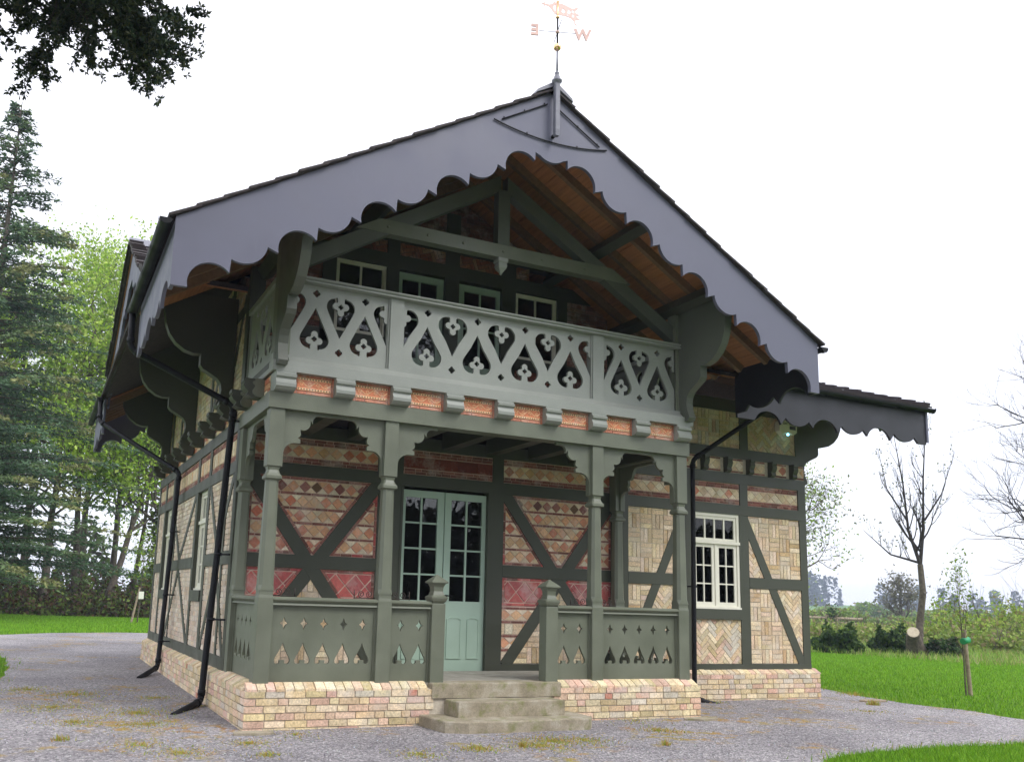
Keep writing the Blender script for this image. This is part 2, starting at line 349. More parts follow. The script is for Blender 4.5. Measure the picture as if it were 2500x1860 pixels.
def dens(P, step=.35, jit=.05):
    out = []
    for i in range(len(P)):
        a, b = P[i], P[(i + 1) % len(P)]; n = max(1, int(math.hypot(b[0] - a[0], b[1] - a[1]) / step))
        for k in range(n): out.append((a[0] + (b[0] - a[0]) * k / n + random.uniform(-jit, jit), a[1] + (b[1] - a[1]) * k / n + random.uniform(-jit, jit)))
    return out
GR = dens(GRAVEL)
mb = MB(); tri = tessellate_polygon([[Vector((p[0], p[1], 0)) for p in GR]])
# subdivide through a grid so that the sheet follows the ground
xs = np.arange(-14, 15.6, .8); ys = np.arange(-16, 22, .8)
def grid_sheet(name, P, mat, lift, step):
    P = ccw(P); x0 = min(p[0] for p in P); x1 = max(p[0] for p in P); y0 = min(p[1] for p in P); y1 = max(p[1] for p in P); mb = MB()
    for ix in range(int((x1 - x0) / step) + 1):
        for iy in range(int((y1 - y0) / step) + 1):
            a, b = x0 + ix * step, y0 + iy * step; cell = [(a, b), (a + step, b), (a + step, b + step), (a, b + step)]
            cx = np.array([c[0] for c in cell] + [a + step / 2]); cy = np.array([c[1] for c in cell] + [b + step / 2]); k = inpoly(cx, cy, P)
            if k.all(): q = cell
            else: q = clip_convex(P, cell)
            if q: mb.add([(p[0], p[1], G(*p) + lift) for p in q], [tuple(range(len(q)))], True)
    return mb.build(name, mat, kind='structure')
grid_sheet('gravel_drive', GR, MAT['gravel'], .012, 1.0)

# ------------------------------------------------------------------ the house
house = thing('half_timbered_house', 'half timbered lodge with patterned brick panels, carved balcony and scalloped grey bargeboards', 'house', (3, 5, -.5))
OFF = Vector(house.location)
class Part:
    pass
def put(o):
    """parts are modelled in world coordinates; keep them there under their thing"""
    r = o.parent
    while r.parent: r = r.parent
    if o.parent is r: o.matrix_parent_inverse = Matrix.Translation(-r.location)
    return o
def P_(mb, name, mat, parent=None, kind=None, label=None): return put(mb.build(name, mat, parent or house, kind, label))
YC = 1.65
Cw = lambda u, z, d: (u, YC - d, z)
Bw = lambda u, z, d: (-d, u, z)
BUFF = [lin(c) for c in ((227, 207, 173), (221, 197, 160), (231, 213, 182), (216, 193, 161), (206, 177, 135), (225, 200, 172), (229, 209, 187), (223, 203, 167))]
BUFFD = [lin(c) for c in ((231, 212, 174), (225, 203, 161), (236, 218, 185), (220, 193, 156), (227, 196, 170), (221, 204, 167), (206, 186, 144), (217, 182, 160), (216, 206, 186))]
WASH = [lin(c) for c in ((222, 206, 186), (214, 196, 176), (228, 214, 196), (210, 188, 168), (218, 196, 170))]
DRED = [lin(c) for c in ((156, 104, 94), (140, 90, 80), (166, 114, 102), (124, 84, 74))]
TERR = [lin(c) for c in ((220, 152, 120), (208, 128, 100), (228, 170, 134), (224, 180, 138), (204, 134, 110), (232, 190, 150))]
RED = [lin(c) for c in ((192, 98, 92), (180, 90, 88), (200, 110, 100), (172, 92, 92))]
PALE = [lin(c) for c in ((234, 214, 184), (228, 206, 172), (238, 222, 196), (222, 198, 164))]
def jit(c, a=.10):
    k = random.uniform(1 - a, 1 + a); return tuple(max(0, min(1, v * k * random.uniform(.97, 1.03))) for v in c)
COUNT = {}
LIMIT = {'tile': 296, 'brick': 296}
def lay(pieces, mp, parent, mats, d0, d1, single=True):
    """pieces: (polygon, colour, name). The first ones become parts of their own, the rest one joined 'stuff' part"""
    rest = {}
    for poly, colr, name in pieces:
        if len(poly) < 3 or parea(poly) < 2e-4: continue
        dd = random.uniform(-.003, .003)
        if single and COUNT.get(name, 0) < LIMIT[name] and parea(poly) > 2.2e-3:
            COUNT[name] = COUNT.get(name, 0) + 1
            mb = MB(); mb.cur = colr; mb.plate([poly], d0, d1 + dd, mp); o = mb.build(name, mats[name], parent)
            o.matrix_parent_inverse = Matrix.Identity(4)
        else:
            r = rest.setdefault(name, MB()); r.cur = colr; r.plate([poly], d0, d1 + dd, mp)
    for name, r in rest.items():
        o = r.build(name + '_infill', mats[name], parent, 'stuff')
MATS = {'tile': MAT['tile'], 'brick': MAT['brick']}
def rect(a, b, c, d): return [(a, c), (b, c), (b, d), (a, d)]
def inset_clip(poly, panel): return clip_convex(poly, panel)
def pat_running(panel, L=.225, H=.075, j=.011, cols=BUFF, head=.3, name='brick', z0=None):
    us = [p[0] for p in panel]; zs = [p[1] for p in panel]; out = []; z = min(zs) if z0 is None else z0; k = 0
    while z < max(zs):
        u = min(us) - random.uniform(0, L)
        while u < max(us):
            l = (L if random.random() > head else L * .5) * random.uniform(.92, 1.06)
            q = clip_convex(rect(u + j / 2, u + l - j / 2, z + j / 2, z + H - j / 2), panel)
            if q: out.append((q, jit(random.choice(cols)), name))
            u += l
        z += H; k += 1
    return out
def pat_basket(panel, S=.232, n=3, j=.010, cols=BUFF):
    us = [p[0] for p in panel]; zs = [p[1] for p in panel]; out = []; u0 = min(us); z0 = min(zs); iu = 0
    while u0 + iu * S < max(us):
        iz = 0
        while z0 + iz * S < max(zs):
            for k in range(n):
                a, b = u0 + iu * S, z0 + iz * S
                r = rect(a, a + S, b + k * S / n, b + (k + 1) * S / n) if (iu + iz) % 2 == 0 else rect(a + k * S / n, a + (k + 1) * S / n, b, b + S)
                r = rect(r[0][0] + j / 2 + random.uniform(0, .003), r[1][0] - j / 2, r[0][1] + j / 2, r[2][1] - j / 2 - random.uniform(0, .003))
                q = clip_convex(r, panel)
                if q: out.append((q, jit(random.choice(cols), .14), 'brick'))
            iz += 1
        iu += 1
    return out
def pat_herring(panel, w=.072, n=3, ang=45, j=.010, cols=BUFF):
    cu = sum(p[0] for p in panel) / len(panel); cz = sum(p[1] for p in panel) / len(panel); ca, sa = math.cos(math.radians(ang)), math.sin(math.radians(ang)); out = []
    R = max(math.hypot(p[0] - cu, p[1] - cz) for p in panel) / w + 2 * n; K = int(R) + 2
    for a in range(-K, K):
        for b in range(-K // n - 1, K // n + 2):
            ox, oy = a + b * n, a - b * n
            if abs(ox) > R + n or abs(oy) > R + n: continue
            for r in (rect(ox, ox + n, oy, oy + 1), rect(ox, ox + 1, oy + 1, oy + 1 + n)):
                e = j / 2 / w; r = rect(r[0][0] + e, r[1][0] - e, r[0][1] + e, r[2][1] - e)
                q = clip_convex([(cu + (p[0] * ca - p[1] * sa) * w, cz + (p[0] * sa + p[1] * ca) * w) for p in r], panel)
                if q: out.append((q, jit(random.choice(cols), .16), 'brick'))
    return out
def dia_row(panel, zlo, zhi, per, u0, dcols, tcols, j=.007, split=.0):
    """a row of square tiles set on the point with half tiles between"""
    us = [p[0] for p in panel]; out = []; zm = (zlo + zhi) / 2; hw = per / 2; k = int((min(us) - u0) / per) - 1
    while u0 + k * per - hw < max(us):
        u = u0 + k * per
        for q, c in (([(u - hw + j, zm), (u, zlo + j), (u + hw - j, zm), (u, zhi - j)], random.choice(dcols)),
                     ([(u + j * 1.4, zhi - j * .3), (u + hw, zm + j * .9), (u + per - j * 1.4, zhi - j * .3)], random.choice(tcols)),
                     ([(u + j * 1.4, zlo + j * .3), (u + per - j * 1.4, zlo + j * .3), (u + hw, zm - j * .9)], random.choice(tcols))):
            q = clip_convex(ccw(q), panel)
            if q: out.append((q, jit(c, .12), 'tile'))
        k += 1
    return out
def line_row(panel, z0, z1, L=.21, j=.012, cols=DRED):
    us = [p[0] for p in panel]; out = []; u = min(us) - random.uniform(0, L)
    while u < max(us):
        l = L * random.choice((.55, .85, 1, 1, 1.05)); q = clip_convex(rect(u + j / 2, u + l - j / 2, z0, z1), panel)
        if q: out.append((q, jit(random.choice(cols)), 'brick'))
        u += l
    return out
def shrink(panel, e):
    """a convex ccw panel moved in by e on every side"""
    panel = ccw(panel); n = len(panel); out = panel
    for i in range(n):
        a, b = panel[i], panel[(i + 1) % n]; l = math.hypot(b[0] - a[0], b[1] - a[1]); nx, ny = -(b[1] - a[1]) / l, (b[0] - a[0]) / l
        a2, b2 = (a[0] + nx * e, a[1] + ny * e), (b[0] + nx * e, b[1] + ny * e); big = 50; tx, ty = (b[0] - a[0]) / l, (b[1] - a[1]) / l
        half = [(a2[0] - tx * big, a2[1] - ty * big), (b2[0] + tx * big, b2[1] + ty * big), (b2[0] + tx * big + nx * big, b2[1] + ty * big + ny * big), (a2[0] - tx * big + nx * big, a2[1] - ty * big + ny * big)]
        out = clip_convex(out, half)
        if not out: return []
    return out
def border(panel, w=.032, e=.008, L=.17, cols=DRED, sides=None):
    """thin bricks laid along the edges of a panel"""
    panel = ccw(panel); n = len(panel); out = []; inner = shrink(panel, e)
    for i in range(n):
        if sides is not None and i not in sides: continue
        a, b = panel[i], panel[(i + 1) % n]; l = math.hypot(b[0] - a[0], b[1] - a[1])
        if l < .05: continue
        tx, ty = (b[0] - a[0]) / l, (b[1] - a[1]) / l; nx, ny = -ty, tx; s = e
        while s < l - e:
            m = min(L * random.uniform(.8, 1.1), l - e - s)
            if m > .02:
                q = [(a[0] + tx * s + nx * e, a[1] + ty * s + ny * e), (a[0] + tx * (s + m - .01) + nx * e, a[1] + ty * (s + m - .01) + ny * e), (a[0] + tx * (s + m - .01) + nx * (e + w), a[1] + ty * (s + m - .01) + ny * (e + w)), (a[0] + tx * s + nx * (e + w), a[1] + ty * s + ny * (e + w))]
                q = clip_convex(q, inner)
                if q: out.append((q, jit(random.choice(cols)), 'brick'))
            s += m
    return out
def panel(poly, mp, pieces, mort='mortar', single=True, depth=-.024):
    mb = MB(); mb.plate([ccw(poly)], -.13, depth, mp); o = P_(mb, 'infill_panel', MAT[mort]); lay(pieces, mp, o, MATS, depth - .004, depth + .010, single)
    for c in o.children: c.matrix_parent_inverse = o.matrix_world.inverted() if False else Matrix.Identity(4)
    return o
def timber(name, poly, mp, d1=0., d0=-.14, mat='timber', label=None):
    mb = MB(); mb.plate([ccw(poly)], d0, d1, mp); return P_(mb, name, MAT[mat], label=label)
def bar(a, b, w):
    """a straight timber of width w from a to b as a polygon"""
    l = math.hypot(b[0] - a[0], b[1] - a[1]); nx, ny = -(b[1] - a[1]) / l * w / 2, (b[0] - a[0]) / l * w / 2
    return [(a[0] - nx, a[1] - ny), (b[0] - nx, b[1] - ny), (b[0] + nx, b[1] + ny), (a[0] + nx, a[1] + ny)]
# ---- plinth: mortar core, brick courses laid one by one
pl = MB()
pl.box(-.085, 6.085, -.085, .3, -.75, -.075); pl.box(5.9, 10.085, 1.565, 2, -.75, -.075); pl.box(-.085, .3, 0, 9.78, -.75, -.075); pl.box(9.7, 10.085, 1.7, 9.78, -.75, -.075); pl.box(-.08, 10.08, 9.5, 9.78, -.75, -.075)
pl.box(-.03, 6.03, -.03, 1.66, -.3, -.07); pl.box(-.03, 10.03, 1.62, 9.73, -.3, -.07)
plinth = P_(pl, 'plinth', MAT['mortar'])
def front_course(u0, u1, z, H, L, mp, gaps=(), cols=BUFFD, header=.35, single=True):
    out = []; u = u0
    while u < u1 - .02:
        l = (L if random.random() > header else L * .52) * random.uniform(.9, 1.06)
        if u1 - u - l < .06: l = u1 - u
        a, b = u + .006, u + l - .006; z0, z1 = z + .006 + random.uniform(-.002, .002), z + H - .006 + random.uniform(-.002, .002)
        if not any(g0 < (a + b) / 2 < g1 for g0, g1 in gaps):
            c = random.choice(cols)
            if random.random() < .012: c = lin((200, 130, 104))
            if random.random() < .06: c = lin((222, 184, 164))
            e = .006
            out.append(([(a + e, z0), (b - e, z0), (b, z0 + e), (b, z1 - e), (b - e, z1), (a + e, z1), (a, z1 - e), (a, z0 + e)], jit(c, .13), 'brick'))
        u += l
    return out
plm = lambda u, z, d: (u, -d, z)
pl2 = lambda u, z, d: (u, YC - d, z)
pl3 = lambda u, z, d: (-d, u, z)
rows = []
for k in range(6): rows += front_course(-.1, 6.1, -.545 + k * .078, .078, .235, plm, [(1.99, 3.93)] if k < 3 else [(2.12, 3.86)])
lay(rows, plm, plinth, MATS, .07, .10)
rows = []
for k in range(6): rows += front_course(6.12, 10.1, -.545 + k * .078, .078, .235, pl2)
lay(rows, pl2, plinth, MATS, .07, .10)
rows = []
for k in range(6): rows += front_course(-.1, 9.8, -.545 + k * .078, .078, .235, pl3)
lay(rows, pl3, plinth, MATS, .07, .10)
def cope(u0, u1, place, n0=.112, skip=()):
    """sloping header course on top of the plinth; place(u, depth, z)"""
    u = u0; rest = MB()
    while u < u1 - .03:
        l = n0 * random.uniform(.9, 1.1)
        if not any(a < u + l / 2 < b for a, b in skip):
            t = random.uniform(-.004, .004); c = jit(random.choice(BUFFD[:8]), .12)
            one = COUNT.get('brick', 0) < LIMIT['brick']
            mb = MB() if one else rest; mb.cur = c
            prof = [(.10 + t, -.085), (.10 + t, -.062 + t), (-.02, .004 + t), (-.06, .004), (-.06, -.085)]
            v = [place(u + .005, d, z) for d, z in prof] + [place(u + l - .005, d, z) for d, z in prof]
            mb.add(v, [(0, 1, 2, 3, 4), (9, 8, 7, 6, 5)] + [(i, i + 5, (i + 1) % 5 + 5, (i + 1) % 5) for i in range(5)])
            if one:
                COUNT['brick'] = COUNT.get('brick', 0) + 1; o = mb.build('brick', MAT['brick'], plinth)
        u += l
    if rest.v: rest.build('brick_infill', MAT['brick'], plinth, 'stuff')
LIMIT['brick'] += 100
cope(-.08, 6.08, lambda u, d, z: (u, -d, z), skip=[(2.09, 3.87)])
cope(6.1, 10.08, lambda u, d, z: (u, YC - d, z))
LIMIT['brick'] -= 100
cope(.02, 9.78, lambda u, d, z: (-d, u, z))

# ---- main wall towards the garden (Y = 1.65): timbers
T = timber
def post(u0, u1, z0, z1, mp=Cw, d1=0.): return T('post', rect(u0, u1, z0, z1), mp, d1)
def rail(u0, u1, z0, z1, mp=Cw, d1=.004): return T('rail', rect(u0, u1, z0, z1), mp, d1)
DX0, DX1 = 2.33, 3.70
rail(.004, DX0 - .02, -.09, .075); rail(DX1 + .02, 10, -.09, .075)
rail(.004, 10, 2.53, 2.70); rail(.004, 10, 3.06, 3.24); rail(6.0, 10, 3.50, 3.67)
for u0, u1 in ((.17, 1.97), (3.95, 5.87), (6.19, 7.3), (8.67, 9.84)): rail(u0, u1, 1.315, 1.49)
for u0, u1 in ((.004, .17), (1.97, DX0), (3.70, 3.95), (5.87, 6.19), (7.27, 7.455), (8.47, 8.67), (9.84, 10)): post(u0, u1, .075, 2.53)
for u0, u1 in ((.004, .17), (1.95, DX0), (3.76, 3.94), (5.87, 6.19), (7.27, 7.455), (8.50, 8.67), (9.83, 10)): post(u0, u1, 2.70, 3.06)
for u0, u1 in ((8.53, 8.71), (9.81, 10)): post(u0, u1, 3.67, 4.31)
rail(6.0, 10, 4.31, 4.52); rail(7.455, 8.47, .79, .955, d1=.03)
# crossed braces of the two bays beside the door
def brace(a, b, w=.17, d1=.0, mp=Cw, box=None):
    q = ccw(bar(a, b, w))
    if box: q = clip_convex(q, box)
    return T('brace', q, mp, d1)
LB = rect(.17, 1.97, .075, 2.53); RB = rect(3.95, 5.87, .075, 2.53)
brace((.13, 2.60), (1.95, .12), .175, -.003, box=LB); brace((2.01, 2.58), (.17, .12), .175, -.006, box=LB)
brace((3.93, 2.60), (5.80, .12), .175, -.003, box=RB); brace((5.91, 2.60), (4.02, .05), .175, -.006, box=RB)
brace((8.60, 2.46), (9.84, .02), .155, -.003, box=rect(8.66, 9.85, .075, 2.53))
brace((7.24, 2.36), (6.30, .40), .15, -.003, box=rect(6.19, 7.27, .075, 2.53))
# ---- infill of the two bays: tiles set on the point between thin red bricks
def half(poly, a, b):
    """keeps the part of poly on the left of a->b"""
    l = math.hypot(b[0] - a[0], b[1] - a[1]); tx, ty = (b[0] - a[0]) / l, (b[1] - a[1]) / l; k = 60
    p, q = (a[0] - tx * k, a[1] - ty * k), (b[0] + tx * k, b[1] + ty * k)
    return clip_convex(poly, [p, q, (q[0] - ty * k, q[1] + tx * k), (p[0] - ty * k, p[1] + tx * k)])
def off(a, b, w):
    l = math.hypot(b[0] - a[0], b[1] - a[1]); nx, ny = -(b[1] - a[1]) / l * w, (b[0] - a[0]) / l * w
    return (a[0] + nx, a[1] + ny), (b[0] + nx, b[1] + ny)
def bay(u0, u1, tl, br, tr, bl, w=.175):
    """tl->br and tr->bl are the centre lines of the crossed braces"""
    full = rect(u0, u1, 1.49, 2.53); low = rect(u0, u1, .075, 1.315); h = w / 2 - .004
    def above(p, a, b, s): q = off(a, b, s); return half(p, *q)
    def left(p, a, b): return half(p, *off(a, b, h))           # left of a->b
    # upper V
    V = left(left(full, tl, br), bl, tr)
    pc = border(V, cols=DRED); inn = shrink(V, .046)
    for i in range(5):
        z0 = 1.535 + i * .196
        pc += dia_row(inn, z0, z0 + .160, .163, u0 + .02 + random.uniform(0, .1), TERR if i < 4 else TERR[:3] + DRED + [lin((120, 92, 68))] * 2, PALE + TERR[3:4])
        if i < 4: pc += line_row(inn, z0 + .165, z0 + .194)
    panel(V, Cw, pc, 'pink')
    # the side triangles
    for tri in (half(half(full, *off(br, tl, h)), *off(bl, tr, h)), half(half(full, *off(tl, br, h)), *off(tr, bl, h))):
        if not tri: continue
        pc = border(tri, cols=DRED + RED[:1]); inn = shrink(tri, .046)
        for i in range(4):
            z0 = 1.54 + i * .205
            if inn: pc += dia_row(inn, z0, z0 + .165, .175, u0 + .12, TERR, PALE) + line_row(inn, z0 + .175, z0 + .197)
        panel(tri, Cw, pc, 'pink')
    # below the middle rail: band of large red tiles, then paler rows
    for poly in (half(half(low, *off(br, tl, h)), *off(bl, tr, h)), half(half(low, *off(tl, br, h)), *off(tr, bl, h))):
        if not poly: continue
        pc = []; band = clip_convex(poly, rect(u0, u1, .90, 1.315)); pc += border(band, w=.034, cols=DRED + RED, L=.2)
        inn = shrink(band, .05)
        if inn: pc += dia_row(inn, .955, 1.262, .285, u0 + .10, RED, RED, .013)
        rest_ = shrink(clip_convex(poly, rect(u0, u1, .075, .90)), .01)
        if rest_:
            for i in range(4):
                z0 = .095 + i * .20
                pc += (dia_row(rest_, z0, z0 + .155, .2, u0 + .05, TERR[2:], PALE) if i % 2 else pat_running(clip_convex(rest_, rect(u0, u1, z0, z0 + .155)) or rect(0, .001, 0, .001), .15, .155, .008, PALE + TERR[3:4], 0)) + line_row(rest_, z0 + .163, z0 + .190)
        panel(poly, Cw, pc, 'pink')
    poly = half(half(low, *off(br, tl, h)), *off(tr, bl, h))
    if poly: panel(poly, Cw, pat_basket(shrink(poly, .008)), 'mortar')
bay(.17, 1.97, (.13, 2.60), (1.95, .12), (2.01, 2.58), (.17, .12))
bay(3.95, 5.87, (3.93, 2.60), (5.80, .12), (5.91, 2.60), (4.02, .05))
# bands above
def band(u0, u1, rowcols, mort='pink', plain=False, mp=Cw, z0=2.70, z1=3.06):
    p = rect(u0, u1, z0, z1); i = shrink(p, .008); pc = []; k = (z1 - z0) / .36
    for a in (.012, .052, .272, .312): pc += line_row(i, z0 + a * k, z0 + (a + .034) * k, .17)
    if plain: pc += pat_running(clip_convex(i, rect(u0, u1, z0 + .095 * k, z0 + .262 * k)), .3, .165 * k, .004, [lin((128, 62, 48)), lin((118, 56, 44))], 0)
    else: pc += dia_row(i, z0 + .098 * k, z0 + .26 * k, .178, u0 + .1, rowcols, PALE)
    panel(p, mp, pc, mort)
band(.17, 1.95, TERR); band(DX0, 3.76, None, plain=True); band(3.94, 5.87, TERR)
band(6.19, 7.27, PALE + TERR[3:4]); band(7.455, 8.50, PALE + TERR[:2] + PALE); band(8.67, 9.83, PALE + TERR[:1] + PALE)
# right wing: buff brickwork in many bonds
HT, HB = (8.60, 2.46), (9.84, .02)
for z0, z1, pats in ((1.49, 2.53, (pat_basket, pat_herring)), (.075, 1.315, (pat_herring, pat_basket))):
    p = rect(8.67, 9.84, z0, z1); a = half(p, *off(HT, HB, .074)); b_ = half(p, *off(HB, HT, .074))
    if a: panel(a, Cw, pats[0](shrink(a, .006)))
    if b_: panel(b_, Cw, pats[1](shrink(b_, .006)))
p = rect(7.455, 8.47, .075, .79); panel(p, Cw, pat_herring(shrink(p, .006), .075, 3, 45, cols=BUFFD))
HT, HB = (7.24, 2.36), (6.30, .40)
for z0, z1 in ((1.49, 2.53), (.075, 1.315)):
    p = rect(6.19, 7.27, z0, z1); a = half(p, *off(HT, HB, .071)); b_ = half(p, *off(HB, HT, .071))
    if b_: panel(b_, Cw, (pat_basket if z0 > 1 else pat_basket)(shrink(b_, .006)))
    if a: panel(a, Cw, (pat_basket if z0 > 1 else pat_herring)(shrink(a, .006)))
for u0, u1, pt in ((6.0, 8.53, pat_basket), (8.71, 9.81, pat_herring)):
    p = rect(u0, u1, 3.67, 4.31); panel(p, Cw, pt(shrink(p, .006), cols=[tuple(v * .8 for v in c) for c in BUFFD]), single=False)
p = rect(6.0, 10, 3.24, 3.50); pc = []
for k in range(9):
    u0 = 5.76 + k * .495; q = clip_convex(rect(u0, u0 + .36, 3.255, 3.49), shrink(p, .004))
    if not q: continue
    pc += dia_row(q, 3.29, 3.46, .19, u0 + .09, TERR[2:] + PALE, PALE) + line_row(q, 3.258, 3.284) + line_row(q, 3.464, 3.488)
panel(p, Cw, pc, single=False)
def corbel_prof(out, z0, z1):
    h = z1 - z0; return [(0, z0), (out * .55, z0), (out * .8, z0 + h * .12), (out * .72, z0 + h * .3), (out * .9, z0 + h * .45), (out, z0 + h * .62), (out * .92, z0 + h * .78), (out, z0 + h * .84), (out, z1), (0, z1)]
for k in range(9):
    u = 6.245 + k * .495
    if u > 9.9: break
    mb = MB(); mb.plate([corbel_prof(.13, 3.243, 3.498)], u - .05, u + .05, lambda a, z, d: (d, YC + .03 - a, z)); P_(mb, 'corbel', MAT['timber'])

# ---- left side wall (X = 0)
rail(1.656, 9.73, -.03, .145, Bw, .004); rail(1.656, 9.73, 2.53, 2.69, Bw); rail(0, 9.73, 3.09, 3.265, Bw); rail(0, 9.73, 3.50, 3.66, Bw)
W1, W2 = (3.79, 4.67), (7.66, 8.54)
for a, b in ((1.656, 3.62), (4.84, 7.49), (8.71, 9.73)): rail(a, b, 1.335, 1.505, Bw)
for a, b in (W1, W2): rail(a, b, .825, .99, Bw, .02)
SP = [1.65, 2.32, 3.62, 4.67, 7.05, 7.49, 8.54, 9.56]
for a, b in ((1.656, 1.83), (2.28, 2.38), (3.62, 3.79), (4.67, 4.84), (6.98, 7.05), (7.49, 7.66), (8.54, 8.71), (9.55, 9.73)):
    post(a, b, .145, 2.53, Bw); post(a, b, 2.69, 3.09, Bw)
for z0, z1, s in ((1.505, 2.53, 1), (.145, 1.335, -1)):
    t, l = (z1, z0) if s > 0 else (z0, z1)
    for a, b in ((3.60, 2.72), (1.86, 2.72), (4.86, 6.25), (7.47, 6.25)): brace((a, t), (b, l), .12, -.003, Bw, rect(min(a, b), max(a, b), z0, z1))
    for a, b, pt in ((1.83, 2.28, pat_running), (2.38, 3.62, pat_running if s > 0 else pat_basket), (4.84, 6.98, pat_running), (7.05, 7.49, pat_running), (8.71, 9.55, pat_basket)):
        p = rect(a, b, z0, z1); panel(p, Bw, pt(shrink(p, .006), cols=WASH), 'wash', single=False)
for a, b in (W1, W2): p = rect(a, b, .145, .825); panel(p, Bw, pat_running(shrink(p, .006), cols=WASH), 'wash', single=False)
for a, b in ((1.83, 2.28), (2.38, 3.62), (3.79, 4.67), (4.84, 6.98), (7.05, 7.49), (7.66, 8.54), (8.71, 9.55)):
    p = rect(a, b, 2.69, 3.09); i = shrink(p, .006); pc = []
    for q in (.01, .05, .31, .35): pc += line_row(i, 2.69 + q, 2.69 + q + .034)
    pc += pat_running(clip_convex(i, rect(a, b, 2.785, 2.99)), .062, .2, .008, PALE + TERR[3:4], 0)
    panel(p, Bw, pc, 'pink', single=False)
p = rect(.17, 9.73, 3.265, 3.50); panel(p, Bw, pat_running(shrink(p, .004), cols=PALE + TERR), single=False)
for u in (.55, 1.25, 2.1, 2.9, 3.65, 4.65, 5.6, 6.5, 7.4, 8.3, 9.2):
    mb = MB(); mb.plate([corbel_prof(.24, 3.27, 3.498)], u - .09, u + .09, lambda a, z, d: (-a, d, z)); P_(mb, 'corbel', MAT['timber'])
# upper storey of the side wall, up into the gable
up = [(1.68, 3.66), (9.73, 3.66), (9.73, 5.0), (5.2, 6.62), (1.68, 5.15)]
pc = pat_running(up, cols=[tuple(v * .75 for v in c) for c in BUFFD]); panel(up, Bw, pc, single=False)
for a, b, z in ((1.656, 1.85, 5.1), (2.72, 2.9, 5.45), (4.05, 4.2, 5.95), (5.62, 5.82, 6.4), (7.2, 7.35, 5.8), (8.3, 8.5, 5.4), (9.55, 9.73, 5.0)): post(a, b, 3.66, z, Bw)
brace((1.9, 5.0), (2.7, 3.7), .12, -.003, Bw); brace((2.95, 5.3), (4.0, 3.7), .12, -.003, Bw); rail(1.656, 9.73, 4.75, 4.88, Bw, -.002)
# ---- upper storey behind the balcony, its shade painted into brick and mortar colours
post(.004, .2, 3.66, 5.35); post(5.8, 6.0, 3.66, 5.3)
rail(.2, 5.8, 5.71, 5.92); rail(1.2, 4.8, 6.12, 6.28); rail(.2, 2.12, 4.46, 4.64, d1=.002); rail(3.86, 5.8, 4.46, 4.64, d1=.002)
for u0, u1, z0, z1 in ((.99, 1.185, 3.6, 5.71), (1.945, 2.14, 3.6, 6.12), (2.88, 3.11, 3.6, 6.75), (3.84, 4.085, 3.6, 6.12), (4.83, 5.02, 3.6, 5.71)): post(u0, u1, z0, z1, d1=.002)
for u0, u1 in ((.2, .99), (5.02, 5.8)):
    p = [(u0, 3.6), (u1, 3.6), (u1, 5.71), (u0, 5.71)]; panel(p, Cw, pat_running(shrink(p, .006), cols=[lin((140, 96, 82)), lin((150, 106, 92)), lin((130, 88, 76)), lin((160, 124, 104))]), 'shade_mortar', single=False)
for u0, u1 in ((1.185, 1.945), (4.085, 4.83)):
    p = rect(u0, u1, 3.6, 4.46); panel(p, Cw, pat_running(shrink(p, .006), cols=[lin((160, 104, 84)), lin((150, 92, 74))]), 'shade_mortar', single=False)
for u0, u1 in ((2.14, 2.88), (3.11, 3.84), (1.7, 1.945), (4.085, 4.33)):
    p = rect(u0, u1, 5.92, 6.12); panel(p, Cw, pat_herring(shrink(p, .004), .06, 3, 20, cols=[tuple(v * .5 for v in c) for c in TERR[:5]]), 'shade_mortar', single=False)
p = [(1.6, 6.28), (4.4, 6.28), (3, 7.05)]; panel(p, Cw, pat_running(shrink(p, .006), cols=[tuple(v * .6 for v in c) for c in DRED]), 'shade_mortar', single=False)
p = [(.2, 5.92), (1.7, 5.92), (1.7, 6.1)]; panel(p, Cw, pat_running(shrink(p, .006), cols=[tuple(v * .6 for v in c) for c in DRED]), 'shade_mortar', single=False)
# remaining outer walls and the rooms behind the glass
mb = MB(); mb.box(9.86, 10, 1.8, 9.73, -.05, 4.5); mb.box(0.02, 10, 9.6, 9.73, -.05, 4.9); mb.plate([[(1.8, 4.5), (9.7, 4.5), (5.2, 6.6)]], 9.86, 9.99, lambda u, z, d: (d, u, z)); P_(mb, 'wall', MAT['mortar'])
mb = MB(); mb.box(.15, 9.86, 1.82, 9.6, -.03, -.0); mb.box(.15, 9.86, 1.82, 9.6, 3.3, 3.4); mb.box(5.5, 5.6, 1.82, 9.6, 0, 3.3); mb.box(.15, 9.86, 5.4, 5.5, 0, 6.2); mb.box(3.0, 3.02, 1.9, 5.4, 3.4, 6.3); P_(mb, 'room_shell', MAT['dark'])
